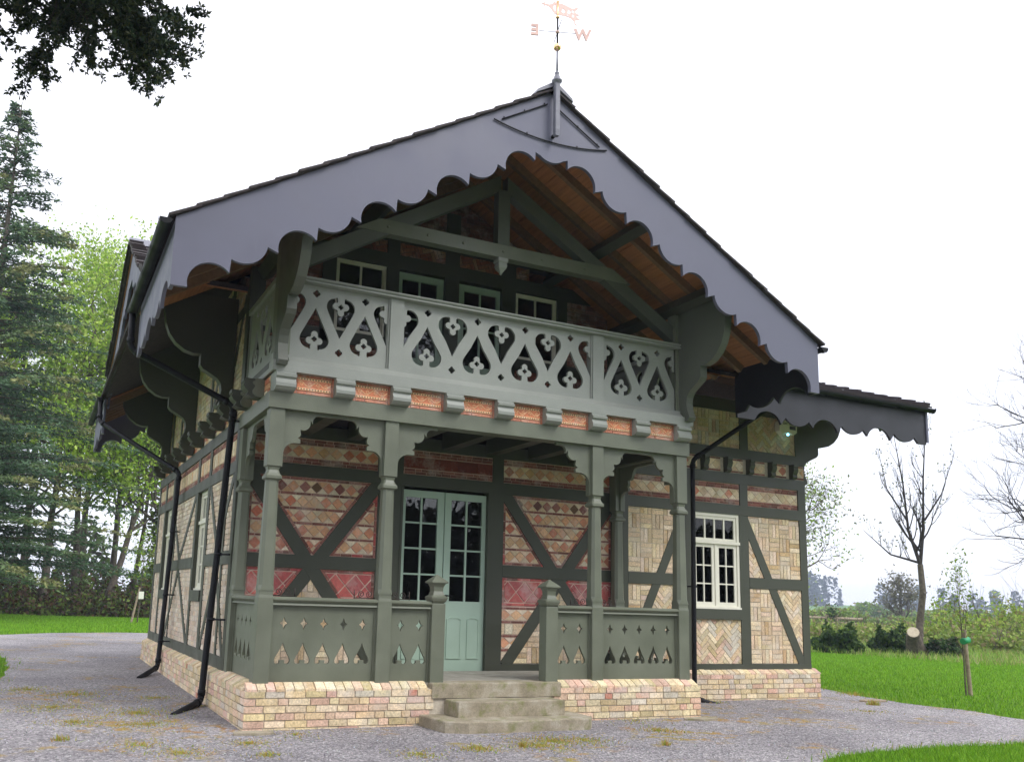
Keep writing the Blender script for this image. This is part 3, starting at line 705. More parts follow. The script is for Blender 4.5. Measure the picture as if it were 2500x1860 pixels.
# ------------------------------------------------------------------ windows and doors
def sub(mb, name, mat, parent, **k): return mb.build(name, mat, parent, **k)
def frame_ring(mb, mp, u0, u1, z0, z1, w, d0, d1):
    mb.plate([rect(u0, u1, z0, z1), rect(u0 + w, u1 - w, z0 + w, z1 - w)], d0, d1, mp)
def sash(win, mp, u0, u1, z0, z1, nu, nz, stile, bar_w, d, mat, groups=None):
    """one glazed sash: ring, glazing bars and panes as sub-parts of the window"""
    mb = MB(); frame_ring(mb, mp, u0, u1, z0, z1, stile, d - .04, d)
    a, b, c, e = u0 + stile, u1 - stile, z0 + stile, z1 - stile
    for i in range(1, nu): u = a + (b - a) * i / nu; mb.plate([rect(u - bar_w / 2, u + bar_w / 2, c, e)], d - .032, d - .008, mp)
    for i in range(1, nz):
        z = c + (e - c) * i / nz
        for k in range(nu):
            ua, ub = a + (b - a) * k / nu + (bar_w / 2 if k else 0), a + (b - a) * (k + 1) / nu - (bar_w / 2 if k < nu - 1 else 0)
            mb.plate([rect(ua, ub, z - bar_w / 2, z + bar_w / 2)], d - .032, d - .008, mp)
    sub(mb, 'sash', mat, win)
    for i in range(nu):
        for k in range(nz):
            ua, ub, za, zb = a + (b - a) * i / nu, a + (b - a) * (i + 1) / nu, c + (e - c) * k / nz, c + (e - c) * (k + 1) / nz
            g = MB(); t = random.uniform(-.004, .004); mq = lambda u, z, q, t=t, ua=ua, za=za: mp(u, z, q + t * (u - ua) + t * .6 * (z - za)); g.plate([rect(ua + .001, ub - .001, za + .001, zb - .001)], d - .024, d - .020, mq); sub(g, 'pane', MAT['glass'], win)
def casement_window(mp, u0, u1, z0, z1, zt, inset=-.03, wide=2, mat='cream'):
    mb = MB(); m = MAT[mat]; w = .052
    mb.plate([rect(u0, u1, z0, z1), rect(u0 + w, u1 - w, z0 + w, zt - .022), rect(u0 + w, u1 - w, zt + .022, z1 - w)], inset - .10, inset, mp)
    mb.plate([rect(u0 - .0, u1 + .0, zt - .020, zt + .028)], inset, inset + .022, mp)
    mb.plate([rect(u0, u1, z0, z0 + .03)], inset, inset + .025, mp)
    win = P_(mb, 'window', m); um = (u0 + u1) / 2
    mul = MB(); mul.plate([rect(um - .018, um + .018, z0 + w, zt - .022)], inset - .09, inset - .002, mp); sub(mul, 'mullion', m, win)
    sash(win, mp, u0 + w, um - .018, z0 + w, zt - .022, 2, 3, .058, .022, inset - .016, m)
    sash(win, mp, um + .018, u1 - w, z0 + w, zt - .022, 2, 3, .058, .022, inset - .016, m)
    sash(win, mp, u0 + w, u1 - w, zt + .022, z1 - w, 4, 1, .05, .03, inset - .016, m)
    return win
casement_window(Cw, 7.455, 8.47, .955, 2.53, 2.04, -.012)
casement_window(Bw, 3.79, 4.67, .99, 2.53, 2.04, -.06); casement_window(Bw, 7.66, 8.54, .99, 2.53, 2.04, -.06)
mb = MB()
for a, b in ((8.18, 8.46), (7.47, 7.56)):
    n = 14; prof = [(a + (b - a) * i / n, 1.95 + .035 * math.sin(i * 1.9)) for i in range(n + 1)]
    mb.plate([prof + [(p[0], p[1] + .012) for p in reversed(prof)]], .9, 2.5, lambda u, v, d: (u, v, d))
P_(mb, 'curtain', MAT['cloth'])
def upper_window(u0, u1, z0, z1):
    mb = MB(); m = MAT['cream']; frame_ring(mb, Cw, u0, u1, z0, z1, .03, -.10, -.01); win = P_(mb, 'window', m)
    sash(win, Cw, u0 + .03, u1 - .03, z0 + .03, z1 - .03, 2, 1, .022, .03, -.03, m)
upper_window(1.19, 1.94, 4.64, 5.705); upper_window(4.09, 4.825, 4.64, 5.69)
def french_leaf(u0, u1, z0, z1, zp, nz, d=-.06, ogee=True, st=.062):
    m = MAT['mint']; w = u1 - u0; top = z1 - .10
    mb = MB(); hole = rect(u0 + st, u1 - st - .04, zp, top) if u0 < 2.6 or (2.1 < u0 < 2.2) else rect(u0 + st + .04, u1 - st, zp, top)
    mb.plate([rect(u0, u1, z0, z1), hole], d - .045, d, Cw); leaf = P_(mb, 'door', m)
    a, b = hole[0][0], hole[1][0]; c, e = zp, top; bars = MB(); um = (a + b) / 2
    bars.plate([rect(um - .014, um + .014, c, e)], d - .036, d - .008, Cw)
    for i in range(1, nz):
        z = c + (e - c) * i / nz
        for ua, ub in ((a, um - .014), (um + .014, b)): bars.plate([rect(ua, ub, z - .012, z + .012)], d - .036, d - .008, Cw)
    sub(bars, 'glazing_bar', m, leaf)
    for i in range(2):
        for k in range(nz):
            ua, ub = (a, um) if i == 0 else (um, b); za, zb = c + (e - c) * k / nz, c + (e - c) * (k + 1) / nz
            t = random.uniform(-.005, .005); mq = lambda u, z, q, t=t, ua=ua, za=za: Cw(u, z, q + t * (u - ua) + t * .7 * (z - za))
            g = MB(); g.plate([rect(ua + .001, ub - .001, za + .001, zb - .001)], d - .026, d - .021, mq); sub(g, 'pane', MAT['glass'], leaf)
    if zp - z0 > .5:
        for ua, ub in ((u0 + .075, um - .045 if ogee else um - .03), (um + .045, u1 - .075)):
            za, zb = z0 + .20, zp - .22; h = .018
            shape = [(ua, za), (ub, za), (ub, zb - .03), (ub - .03, zb - .012), (ub - .06, zb), (ua + .06, zb), (ua + .03, zb - .012), (ua, zb - .03)]
            inner = [(ua + h, za + h), (ub - h, za + h), (ub - h, zb - .03 - h * .6), (ub - .03 - h * .6, zb - .012 - h), (ub - .06, zb - h), (ua + .06, zb - h), (ua + .03 + h * .6, zb - .012 - h), (ua + h, zb - .03 - h * .6)]
            p = MB(); p.plate([shape, inner], d, d + .014, Cw); p.plate([inner], d - .001, d + .005, Cw); sub(p, 'panel', m, leaf)
    return leaf
french_leaf(2.345, 3.008, -.055, 2.49, .945, 4); lf = french_leaf(3.022, 3.685, -.055, 2.49, .945, 4)
h = MB(); h.tube([(3.06, YC + .06, 1.02), (3.06, YC - .02, 1.02)], .012); h.tube([(3.06, YC - .02, 1.02), (3.14, YC - .02, 1.02)], .009); sub(h, 'handle', MAT['iron'], lf)
french_leaf(2.15, 2.875, 3.6, 5.69, 4.42, 2, -.05, False); french_leaf(3.12, 3.835, 3.6, 5.68, 4.42, 2, -.05, False)
# door surround: jambs and lintel
T('jamb', rect(DX0 - .02, DX0 + .012, -.06, 2.53), Cw, .01); T('jamb', rect(3.688, DX1 + .02, -.06, 2.53), Cw, .01)
# ------------------------------------------------------------------ porch
W = 6.0; PW = .174
PX = [PW / 2, 1.505, W - 1.505, W - PW / 2]; PYC = PW / 2
mb = MB(); mb.box(.02, 5.98, .03, 1.62, -.16, -.015); porch_floor = P_(mb, 'porch_floor', rough_mat('worn_stone', [(.3, (.22, .21, .17)), (.7, (.36, .34, .29))], 5))
def porch_post(x, y):
    r = PW / 2
    mb = MB(); mb.sqlathe([(r, -.012), (r, .915), (r * 1.0, .92), (r * .93, .955), (r * .93, 1.0)], (x, y, 0), [.05] * 3 + [.1, .12]); p = P_(mb, 'post', MAT['porch'])
    s = MB(); s.sqlathe([(r * 1.0, 1.0), (r * 1.0, 1.02), (r * .99, 1.06), (r * .80, 2.255)], (x, y, 0), [.12, .22, .42, .42]); s.build('shaft', MAT['porch'], p)
    c = MB(); c.sqlathe([(r * .84, 2.245), (r * 1.10, 2.262), (r * 1.10, 2.292), (r * .86, 2.325), (r * .74, 2.36), (r * .80, 2.395), (r * 1.0, 2.408)], (x, y, 0), [.3, .12, .12, .25, .25, .15, .05]); c.build('capital', MAT['porch'], p)
    b = MB(); b.sqlathe([(r, 2.408), (r, 3.075)], (x, y, 0), [.03, .03]); b.build('bracket_block', MAT['porch'], p)
    return p
for x in PX: porch_post(x, PYC)
for x in (PX[0], PX[3]): porch_post(x, YC - .09)
mb = MB(); mb.box(-.03, 6.03, -.025, PW + .02, 3.078, 3.268); P_(mb, 'lintel', MAT['porch'])
for x0, x1 in ((-.022, PW + .02), (5.826 - .02, 6.022)): mb = MB(); mb.box(x0, x1, PW + .02, YC + .0, 3.082, 3.266); P_(mb, 'lintel', MAT['porch'])
# scalloped spandrels
HALF = [(.018, 2.408), (.018, 2.55)] + arc(.153, 2.565, .135, 180, 100, 6)[1:] + [(.21, 2.70), (.21, 2.748), (.178, 2.762)] + arc(.165, 2.81, .05, -70, 65, 4)[1:-1] + [(.205, 2.862)] + arc(.235, 2.945, .088, 255, 345, 5)[1:] + [(.322, 2.985), (.352, 2.938)] + arc(.425, 2.965, .078, 195, 95, 6)[1:]
def spandrel(mp, half_w, close=True, reach=None):
    pts = list(HALF)
    if close: pts += [(half_w, 3.045), (half_w, 3.079)]
    else: pts = [(p[0] * 1.12, p[1]) for p in pts] + [(.54, 3.04), (.55, 3.079)]
    mb = MB(); mb.plate([[(0, 2.408)] + pts + [(0, 3.079)]], .055, .10, mp); P_(mb, 'spandrel', MAT['porch'])
hb = (1.418 - PW) / 2
for a, sgn in ((PW, 1), (1.418, -1), (W - 1.418, 1), (W - PW, -1)): spandrel(lambda u, z, d, a=a, s=sgn: (a + s * u, d, z), hb)
for a, sgn in ((1.592, 1), (W - 1.592, -1)): spandrel(lambda u, z, d, a=a, s=sgn: (a + s * u, d, z), 0, False)
for x in (0, W - .155):
    for a, sgn in ((PW, 1), (YC - .18, -1)): spandrel(lambda u, z, d, a=a, s=sgn, x=x: (x + d, a + s * u, z), (YC - .18 - PW) / 2)
# balustrade with cut diamonds and spades
def spade(u, z=.2, k=1.0):
    w = .09 * k
    return [(u, z + .235)] + [(u + .012, z + .20), (u + .045, z + .13), (u + w - .008, z + .065), (u + w, z + .035)] + arc(u + w - .035, z + .032, .035, 0, -140, 4)[1:] + [(u + .03, z + .04), (u - .03, z + .04)] + arc(u - w + .035, z + .032, .035, -40, -180, 4)[:-1] + [(u - w, z + .035), (u - w + .008, z + .065), (u - .045, z + .13), (u - .012, z + .20)]
def diam(u, z=.645, w=.046, h=.07):
    return [(u, z + h), (u + .018, z + .022), (u + w, z), (u + .018, z - .022), (u, z - h), (u - .018, z - .022), (u - w, z), (u - .018, z + .022)]
def balustrade(u0, u1, us, mp):
    mb = MB(); mb.plate([rect(u0, u1, -.01, .845)] + [diam(u) for u in us] + [spade(u) for u in us], .07, .105, mp); p = P_(mb, 'balustrade_panel', MAT['porch'])
    r = MB()
    prof = [(.015, .846), (.02, .862), (.035, .872), (.02, .885), (0, .902), (0, .915), (.03, .938), (.12, .938), (.165, .915), (.165, .90), (.14, .88), (.14, .846)]
    vs = [mp(u0, z, d) for d, z in prof] + [mp(u1, z, d) for d, z in prof]; n = len(prof)
    r.add(vs, [tuple(range(n)), tuple(reversed(range(n, 2 * n)))] + [(i, i + n, (i + 1) % n + n, (i + 1) % n) for i in range(n)]); r.build('handrail', MAT['porch'], p)
    for ua in (u0, u1 - .022): t = MB(); t.plate([rect(ua, ua + .022, -.01, .845)], .052, .07, mp); t.build('trim', MAT['porch'], p)
Fm = lambda u, z, d: (u, d, z); Rm_ = lambda u, z, d: (W - u, d, z)
NWX = (2.112, 2.292)
for mp in (Fm, Rm_):
    balustrade(PW, 1.418, [.328, .56, .793, 1.03, 1.265], mp); balustrade(1.592, NWX[0], [1.742, 1.982], mp)
for x0, s in ((0, 1), (W, -1)): balustrade(PW, YC - .18, [.40, .62, .85, 1.08, 1.31], lambda u, z, d, x0=x0, s=s: (x0 + s * d, u, z))
def newel(x, y):
    r = .088
    mb = MB(); mb.sqlathe([(r, -.012), (r, .905), (r * .98, .915)], (x, y, 0), [.04] * 3); p = P_(mb, 'newel_post', MAT['porch'])
    c = MB(); c.sqlathe([(r * .80, .915), (r * 1.08, .945), (r * 1.22, .975), (r * 1.22, .992), (r * .86, 1.012), (r * .70, 1.06), (r * .74, 1.11), (r * .95, 1.15), (r * 1.26, 1.160), (r * 1.26, 1.172), (r * .9, 1.20), (.004, 1.262)], (x, y, 0), [.04] * 12); c.build('cap', MAT['porch'], p)
newel(sum(NWX) / 2, PYC); newel(W - sum(NWX) / 2, PYC)
# wrought iron planter brackets resting on the rail
def scroll_pts(c, r0, r1, turns, n=18, a0=0, s=1): return [(c[0] + (r0 + (r1 - r0) * i / n) * math.cos(a0 + s * 2 * math.pi * turns * i / n), c[1] + (r0 + (r1 - r0) * i / n) * math.sin(a0 + s * 2 * math.pi * turns * i / n)) for i in range(n + 1)]
def iron_bracket(x, s, lab):
    t = thing('iron_planter_bracket', lab, 'bracket', (x, .11, .94), 'rusty scrolled brackets on the porch rail'); mb = MB()
    f = lambda u, z, y=0: (s * u, y, z)
    mb.tube([f(0, .01), f(.26, .01)], .006, 5); mb.tube([f(.26, .0), f(.26, .10)], .006, 5); mb.build('rod', MAT['wrought'], t)
    for c in (.07, .17):
        q = MB(); q.tube([f(*p) for p in scroll_pts((c, .055), .042, .008, 1.6, 20, -1.57)], .005, 5); q.build('scroll', MAT['wrought'], t)
iron_bracket(.18, 1, 'small scrolled iron bracket on the porch rail right of the left corner post')
iron_bracket(1.415, -1, 'scrolled iron bracket on the porch rail left of the second post')
iron_bracket(1.595, 1, 'scrolled iron bracket on the short rail right of the second post')
iron_bracket(4.405, -1, 'scrolled iron bracket on the short rail left of the third post')
iron_bracket(4.585, 1, 'scrolled iron bracket on the long right rail beside the third post')
# ------------------------------------------------------------------ joist ends and frieze tiles
def joist_prof(): # (protrusion, z): seen from the side, ogee nose
    return [(-.15, 3.272), (.01, 3.272), (.085, 3.285), (.125, 3.315), (.128, 3.352), (.105, 3.392), (.098, 3.415), (.128, 3.432), (.132, 3.46), (.10, 3.475), (.10, 3.505), (-.15, 3.505)]
j0 = None
for k in range(9):
    x = .13 + .7175 * k
    if j0 is None:
        mb = MB(); mb.plate([joist_prof()], -.118, .118, lambda a, z, d: (d, -.01 - a, z)); j0 = P_(mb, 'joist_end', MAT['balc']); j = j0
    else:
        j = j0.copy(); COL.objects.link(j); j.parent = house; j.matrix_parent_inverse = j0.matrix_parent_inverse.copy()
    j.location = (x, 0, 0)
for x, s in ((0, -1), (6, 1)):
    for y in (.55, 1.2):
        j = MB(); j.plate([joist_prof()], -.1, .1, lambda a, z, d, x=x, s=s, y=y: (x + s * (a + .0), y + d, z)); P_(j, 'joist_end', MAT['porch'])
fr_m = [MAT['tile'], MAT['mortar']]
f0 = None
for k in range(8):
    x = .13 + .7175 * (k + .5); L = []
    if f0 is None:
        mb = MB(); mb.box(-.243, .243, .0, .1, 3.27, 3.503); f0 = P_(mb, 'frieze_tile', MAT['pink']); cur = f0
        y0 = -.014; col_r = lin((196, 112, 84)); col_p = lin((240, 196, 152)); col_b = [lin((196, 128, 106)), lin((184, 120, 94)), lin((204, 140, 116))]
        q = MB(); q.cur = lin((214, 134, 98)); q.box(-.205, .205, y0, .0, 3.315, 3.468); q.build('tile', MAT['tile'], f0)
        q = MB(); q.cur = col_p
        for za, zb in ((3.438, 3.466), (3.318, 3.346)): q.box(-.203, .203, y0 - .003, y0 + .001, za, zb)
        q.build('tile_border', MAT['tile'], f0)
        q = MB(); q.cur = lin((62, 44, 36))
        for i in range(12):
            for z in (3.452, 3.332): q.box(-.195 + i * .0342, -.195 + i * .0342 + .014, y0 - .005, y0 - .002, z - .007, z + .007)
        q.build('tile_dots', MAT['tile'], f0, 'stuff')
        q = MB(); q.cur = col_p
        q.tube([(-.2 + i * .01, y0 - .001, 3.392 + .03 * math.sin(i * math.pi / 10 + .6)) for i in range(41)], .0055, 5)
        for i in range(4): q.tube([(-.148 + i * .1 + (p[0]), y0 - .001, 3.392 + (-.006 if i % 2 else .006) + p[1] * (1 if i % 2 else -1)) for p in scroll_pts((0, 0), .030, .004, 1.3, 16, 1.2)], .0045, 5)
        q.build('tile_scroll', MAT['tile'], f0)
        for a, b, z0, z1 in ((-.2, -.06, 3.474, 3.50), (-.05, .09, 3.474, 3.50), (.1, .205, 3.474, 3.50), (-.2, -.09, 3.274, 3.306), (-.08, .2, 3.274, 3.306), (-.24, -.212, 3.274, 3.385), (-.24, -.212, 3.392, 3.5), (.212, .24, 3.274, 3.385), (.212, .24, 3.392, 3.5)):
            q = MB(); q.cur = random.choice(col_b); q.box(a, b, y0 + .002, .0, z0, z1); q.build('brick', MAT['brick'], f0)
    else:
        cur = copy_tree(f0, house); cur.matrix_parent_inverse = f0.matrix_parent_inverse.copy()
    cur.location = (x, -.012, 0)
# ------------------------------------------------------------------ balcony
mb = MB(); mb.box(-.02, 6.02, -.11, YC - .1, 3.507, 3.565); P_(mb, 'balcony_floor', MAT['balc'])
mb = MB(); mb.box(-.03, 6.03, -.112, .10, 3.5, 3.62); mb.box(-.02, 6.02, -.02, .10, 3.62, 3.72)
mb.plate([[(-.112, 3.62), (.02, 3.62), (.02, 3.70), (-.03, 3.70)]], .155, 5.85, lambda a, z, d: (d, a, z)); P_(mb, 'balcony_sill', MAT['balc'])
for k in range(4):
    mb = MB(); x = PX[k]
    if k in (1, 2): mb.box(x - PW / 2, x + PW / 2, 0, .16, 3.70, 4.63)
    else: mb.box(x - PW / 2, x + PW / 2, .0, .174, 3.62, 5.32)
    P_(mb, 'post', MAT['balc' if k in (1, 2) else 'porch'])
def quatre(u, z, r=.046, hole=False):
    pts = []
    for k in range(4):
        a = 90 * k; c = (u + r * .52 * math.cos(math.radians(a)), z + r * .52 * math.sin(math.radians(a))); pts += arc(c[0], c[1], r * .50, a - 100, a + 100, 6)
    return pts
def heart(u, z, s=1, side=0, w=.205):
    """opening in the shape of an inverted spade with a flower on a stem; s=1 flower hangs from the top (point down), s=-1 stands (point up)"""
    r = w * .62; cx = w - r; zt = .155                              # lobes at the round end
    out = [(0, -.37)] + [(.03, -.31), (.09, -.19), (w * .86, -.06)]
    out += arc(cx, .02, r, -18, 88, 9) + [(.056, .147), (.043, .13)]
    fl = [(.043, .078)] + arc(.062, .035, .042, 80, -100, 6)[0:] + [(.040, -.022)] + arc(0, -.044, .042, 25, -90, 5)
    right_ = out + fl
    left_ = [(-p[0], p[1]) for p in reversed(right_)][1:]
    pts = (right_[:-1] + [(0, -.086)] + left_)[:-1] if side == 0 else None
    if side == 1: pts = right_[:-1] + [(0, -.086)]
    if side == -1: pts = [(-p[0], p[1]) for p in right_[:-1]] + [(0, -.086)]
    return [(u + p[0], z + s * (p[1])) for p in pts]
def balcony_panel(u0, u1, sp_, he, mp, per, halves=()):
    w = per * .288; L = [rect(u0, u1, 3.70, 4.632)]
    for u in sp_: L.append(heart(u, 3.985, -1, 0, w)); L.append(quatre(u, 3.972, .034)); L.append(quatre(u, 4.537))
    for u in he: L.append(heart(u, 4.388, 1, 0, w)); L.append(quatre(u, 4.417, .034)); L.append(quatre(u, 3.842))
    for u, s in halves: L.append([(p[0] + s * .012, p[1]) for p in heart(u, 4.388, 1, s, w)])
    mb = MB(); mb.plate(L, .04, .075, mp); p = P_(mb, 'balcony_panel', MAT['balc'])
    for ua in (u0, u1 - .02): t = MB(); t.plate([rect(ua, ua + .02, 3.70, 4.632)], .022, .04, mp); t.build('trim', MAT['balc'], p)
balcony_panel(PW - .02, 1.418, [.474, 1.097], [.785], Fm, .622, [(1.40, -1), (.155, 1)])
balcony_panel(PW - .02, 1.418, [.474, 1.097], [.785], Rm_, .622, [(1.40, -1), (.155, 1)])
balcony_panel(1.592, W - 1.592, [1.936, 2.645, 3.355, 4.064], [2.29, 3.0, 3.71], Fm, .71, [(1.592, 1), (W - 1.592, -1)])
for x0, s in ((0, 1), (W, -1)): balcony_panel(PW, YC - .02, [.52, 1.24], [.88], lambda u, z, d, x0=x0, s=s: (x0 + s * d, u, z), .70)
prof = [(-.055, 4.640), (-.055, 4.655), (-.03, 4.664), (-.045, 4.676), (-.06, 4.688), (-.06, 4.70), (.0, 4.712), (.13, 4.712), (.13, 4.634), (-.03, 4.634)]
mb = MB(); mb.plate([prof], .03, 5.97, lambda a, z, d: (d, a, z)); P_(mb, 'handrail', MAT['balc'])
for x in (.0, 5.87): mb = MB(); mb.box(x, x + .13, .135, YC, 4.635, 4.705); P_(mb, 'handrail', MAT['balc'])
# ---- S-shaped brackets that carry the eaves
BR = [(-.19, 3.556), (-.215, 3.60), (-.165, 3.72), (-.15, 3.81), (-.165, 3.90), (-.21, 3.965), (-.30, 4.02), (-.42, 4.085), (-.458, 4.135), (-.458, 4.295), (-.56, 4.285), (-.68, 4.32), (-.80, 4.405), (-.89, 4.52), (-.945, 4.66), (-.965, 4.80), (-.985, 4.92), (-1.04, 5.02), (-1.115, 5.06), (-1.115, 5.24)]
def eave_bracket(mp, sc=1., top=5.33, mat='porch'):
    pts = [(p[0] * sc, p[1]) for p in BR]; back = [(0.0, top), (0.0, 3.556)]
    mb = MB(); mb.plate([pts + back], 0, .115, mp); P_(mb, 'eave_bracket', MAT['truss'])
eave_bracket(lambda a, z, d: (.0 + d, a - .001, z)); eave_bracket(lambda a, z, d: (W - .12 + d, a - .001, z))
for y in (2.5, 5.68, 8.75):
    s = 1.0; tp = 5.1 if y != 5.68 else 5.9
    pts = [(p[0] * 1.02, p[1] - .06) for p in BR[:-1]] + [(-1.14, tp)]
    mb = MB(); mb.plate([pts + [(-.0, tp), (-.0, 3.5)]], -.08, .08, lambda a, z, d, y=y: (a, y + d, z)); P_(mb, 'eave_bracket', MAT['timber'])
for y in (1.9, 5.2): 
    pts = [(p[0] * 1.2, p[1] - .35) for p in BR[:-1]] + [(-1.34, 4.95)]
    mb = MB(); mb.plate([pts + [(0, 4.95), (0, 3.2)]], -.08, .08, lambda a, z, d, y=y: (10 - a, y + d, z)); P_(mb, 'eave_bracket', MAT['timber'])
# ---- truss of the balcony gable
def tr(name, pts, y0, y1, mat='truss'): mb = MB(); mb.plate([ccw(pts)], y0, y1, lambda u, z, d: (u, d, z)); return P_(mb, name, MAT[mat])
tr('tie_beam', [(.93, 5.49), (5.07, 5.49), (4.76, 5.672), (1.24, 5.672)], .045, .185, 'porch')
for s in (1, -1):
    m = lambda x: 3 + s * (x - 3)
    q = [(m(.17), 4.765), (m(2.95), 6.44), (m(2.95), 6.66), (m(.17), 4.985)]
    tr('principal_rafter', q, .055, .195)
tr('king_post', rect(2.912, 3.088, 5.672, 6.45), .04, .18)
mb = MB(); mb.sqlathe([(.062, 5.492), (.075, 5.485), (.075, 5.44), (.06, 5.425), (.066, 5.385), (.055, 5.35), (.02, 5.30), (.004, 5.265)][::-1], (3.0, .11, 0), [.05] * 8); P_(mb, 'pendant', MAT['balc'])
for x in (1.35, 1.9, 2.4, 3.0, 3.6, 4.3): mb = MB(); mb.lathe([(.022, 0), (.018, .012), (.006, .016)], 8); o = P_(mb, 'bolt_head', MAT['porch']); o.rotation_euler = (math.pi / 2, 0, 0); o.location = (x, .046, 5.58)

for k in range(9):
    x = .13 + .7175 * k; mb = MB(); mb.box(x - .09, x + .09, PW + .03, YC - .01, 3.10, 3.5); P_(mb, 'joist', MAT['timber'])
# ------------------------------------------------------------------ roof, bargeboards, eaves
SL = .595; EX = -1.35; EZ = 4.645; YB = -1.175; RIDGE = (3.0, EZ + SL * (3.0 - EX))
def unit():
    """one repeat of the scalloped edge, from base point to base point (dx .888, dz .528)"""
    return arc(.228, .058, .235, 194, 43, 16) + [(.410, .366)] + arc(.52, .602, .256, 247, 353, 12)[0:] + [(.772, .572)]
def barge_side():
    pts = [(EX, 3.935)]; b = (-1.186, 3.939); pts.append(b)
    for k in range(5):
        o = (b[0] + .888 * k, b[1] + .528 * k)
        u = unit()
        for p in (u if k < 4 else u[:18]):
            if o[0] + p[0] <= 2.79: pts.append((o[0] + p[0], o[1] + p[1]))
    return pts
bl = barge_side(); bl = [p for p in bl if p[0] < 2.775]
lobe = arc(3.0, 6.56, .262, 225, 315, 12)
tipL = (2.769, 6.378); low_edge = bl + [tipL] + lobe[1:-1] + [(6 - tipL[0], tipL[1])] + [(6 - p[0], p[1]) for p in reversed(bl)]
outline = low_edge + [(7.35, EZ), (3.0, RIDGE[1]), (EX, EZ)]
mb = MB(); mb.plate([outline], YB, YB + .05, lambda u, z, d: (u, d, z)); P_(mb, 'bargeboard', MAT['barge'])
rear = MB(); rear.plate([[(u, z) for u, z in outline]], 10.9, 10.95, lambda u, z, d: (u, d, z)); P_(rear, 'bargeboard', MAT['barge'])
# fascia boards with the same edge, turned to the horizontal
AL = math.atan2(.528, .888); ca, sa = math.cos(AL), math.sin(AL)
def flat_unit(): return [((p[0] * ca + p[1] * sa), (-p[0] * sa + p[1] * ca)) for p in unit()]
def fascia(u0, u1, zt, zb, mp, per=1.033, start=.12, mat='barge', k=1.0, t=.04):
    pts = [(u0, zb), (u0 + start, zb)]; u = u0 + start; n = int((u1 - u - .2) / per)
    per = (u1 - u - .2) / max(1, n)
    for i in range(n):
        pts += [(u + p[0] * per / 1.033, zb + p[1] * k) for p in flat_unit()]; u += per
    if n: pts += [(u, zb)] + [(u + p[0] * .7, zb + p[1] * .8) for p in []]
    pts += [(u1, zb), (u1, zt), (u0, zt)]
    mb = MB(); mb.plate([pts], 0, t, mp); P_(mb, 'fascia', MAT[mat])
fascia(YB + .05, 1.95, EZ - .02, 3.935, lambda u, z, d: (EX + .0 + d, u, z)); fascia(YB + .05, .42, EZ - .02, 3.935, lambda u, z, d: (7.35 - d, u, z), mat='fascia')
fascia(8.3, 10.9, EZ - .02, 3.935, lambda u, z, d: (EX + d, u, z))
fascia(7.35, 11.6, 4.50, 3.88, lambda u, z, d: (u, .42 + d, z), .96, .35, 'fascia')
# cross roof with bell-cast eaves: section through Y
SEC = [(.40, 4.53), (2.7, 5.38), (5.2, 6.66), (7.7, 5.38), (10.0, 4.53)]
def sec_z(y):
    for (a, b), (c, d) in zip(SEC, SEC[1:]):
        if a <= y <= c: return b + (d - b) * (y - a) / (c - a)
    return SEC[0][1] if y < SEC[0][0] else SEC[-1][1]
def gable_board(x, y0, y1, t, name='bargeboard'):
    top = [(y, sec_z(y)) for y in np.linspace(y1, y0, 41)]; n = int((5.2 - y0) / .93); pts = []
    fu = flat_unit()
    def base(y): return sec_z(y) - .62
    u = y0 + .06; pts.append((y0, base(y0)))
    per = (5.2 - u - .25) / n
    for i in range(n): pts += [(u + p[0] * per / 1.033, base(u + p[0] * per / 1.033) + p[1]) for p in fu]; u += per
    pts = [p for p in pts if p[0] < 5.0]
    low = pts + [(10.4 - p[0], p[1]) for p in reversed(pts) if 10.4 - p[0] < y1] + [(y1, base(y1))]
    mb = MB(); mb.plate([low + top], x, x + t, lambda u, z, d: (d, u, z)); P_(mb, name, MAT['barge'])
gable_board(-1.29, 1.9, 8.5, .045); gable_board(11.6, .40, 10.0, .045)
# roof covering: courses of brown tiles, the verge tiles one by one
def slope_frame(x0, z0, x1, z1): l = math.hypot(x1 - x0, z1 - z0); return l, ((x1 - x0) / l, (z1 - z0) / l)
def courses(name, mpp, l, d0, d1, course=.30, th=.020, verge=None, w=.24):
    """mpp(s, n, d): s up the slope, n off the plane, d along the eave"""
    mb = MB(); k = 0; s = -.07
    while s < l:
        e = min(s + course + .05, l + .02); mb.plate([[(s, .018), (e, .006), (e, .006 + th), (s, .018 + th + .008)]], d0 + .20, d1, mpp)
        if verge is not None:
            q = MB(); j = random.uniform(-.012, .012); r = random.uniform(-.003, .004); q.plate([[(s + j, .018 + r), (e, .006), (e, .006 + th), (s + j, .018 + th + .008 + r)]], d0 - .055 + j, d0 + .195, mpp); P_(q, 'roof_tile', MAT['slate'])
        s += course; k += 1
    P_(mb, name, MAT['slate'], kind='stuff')
L0, (cx, cz) = slope_frame(EX, EZ, 3.0, RIDGE[1])
courses('roof_covering', lambda s, n, d: (EX + cx * s - cz * n, d, EZ + cz * s + cx * n), L0, YB, 10.95, verge=1)
courses('roof_covering', lambda s, n, d: (6 - EX - cx * s + cz * n, d, EZ + cz * s + cx * n), L0, YB, 10.95, verge=1)
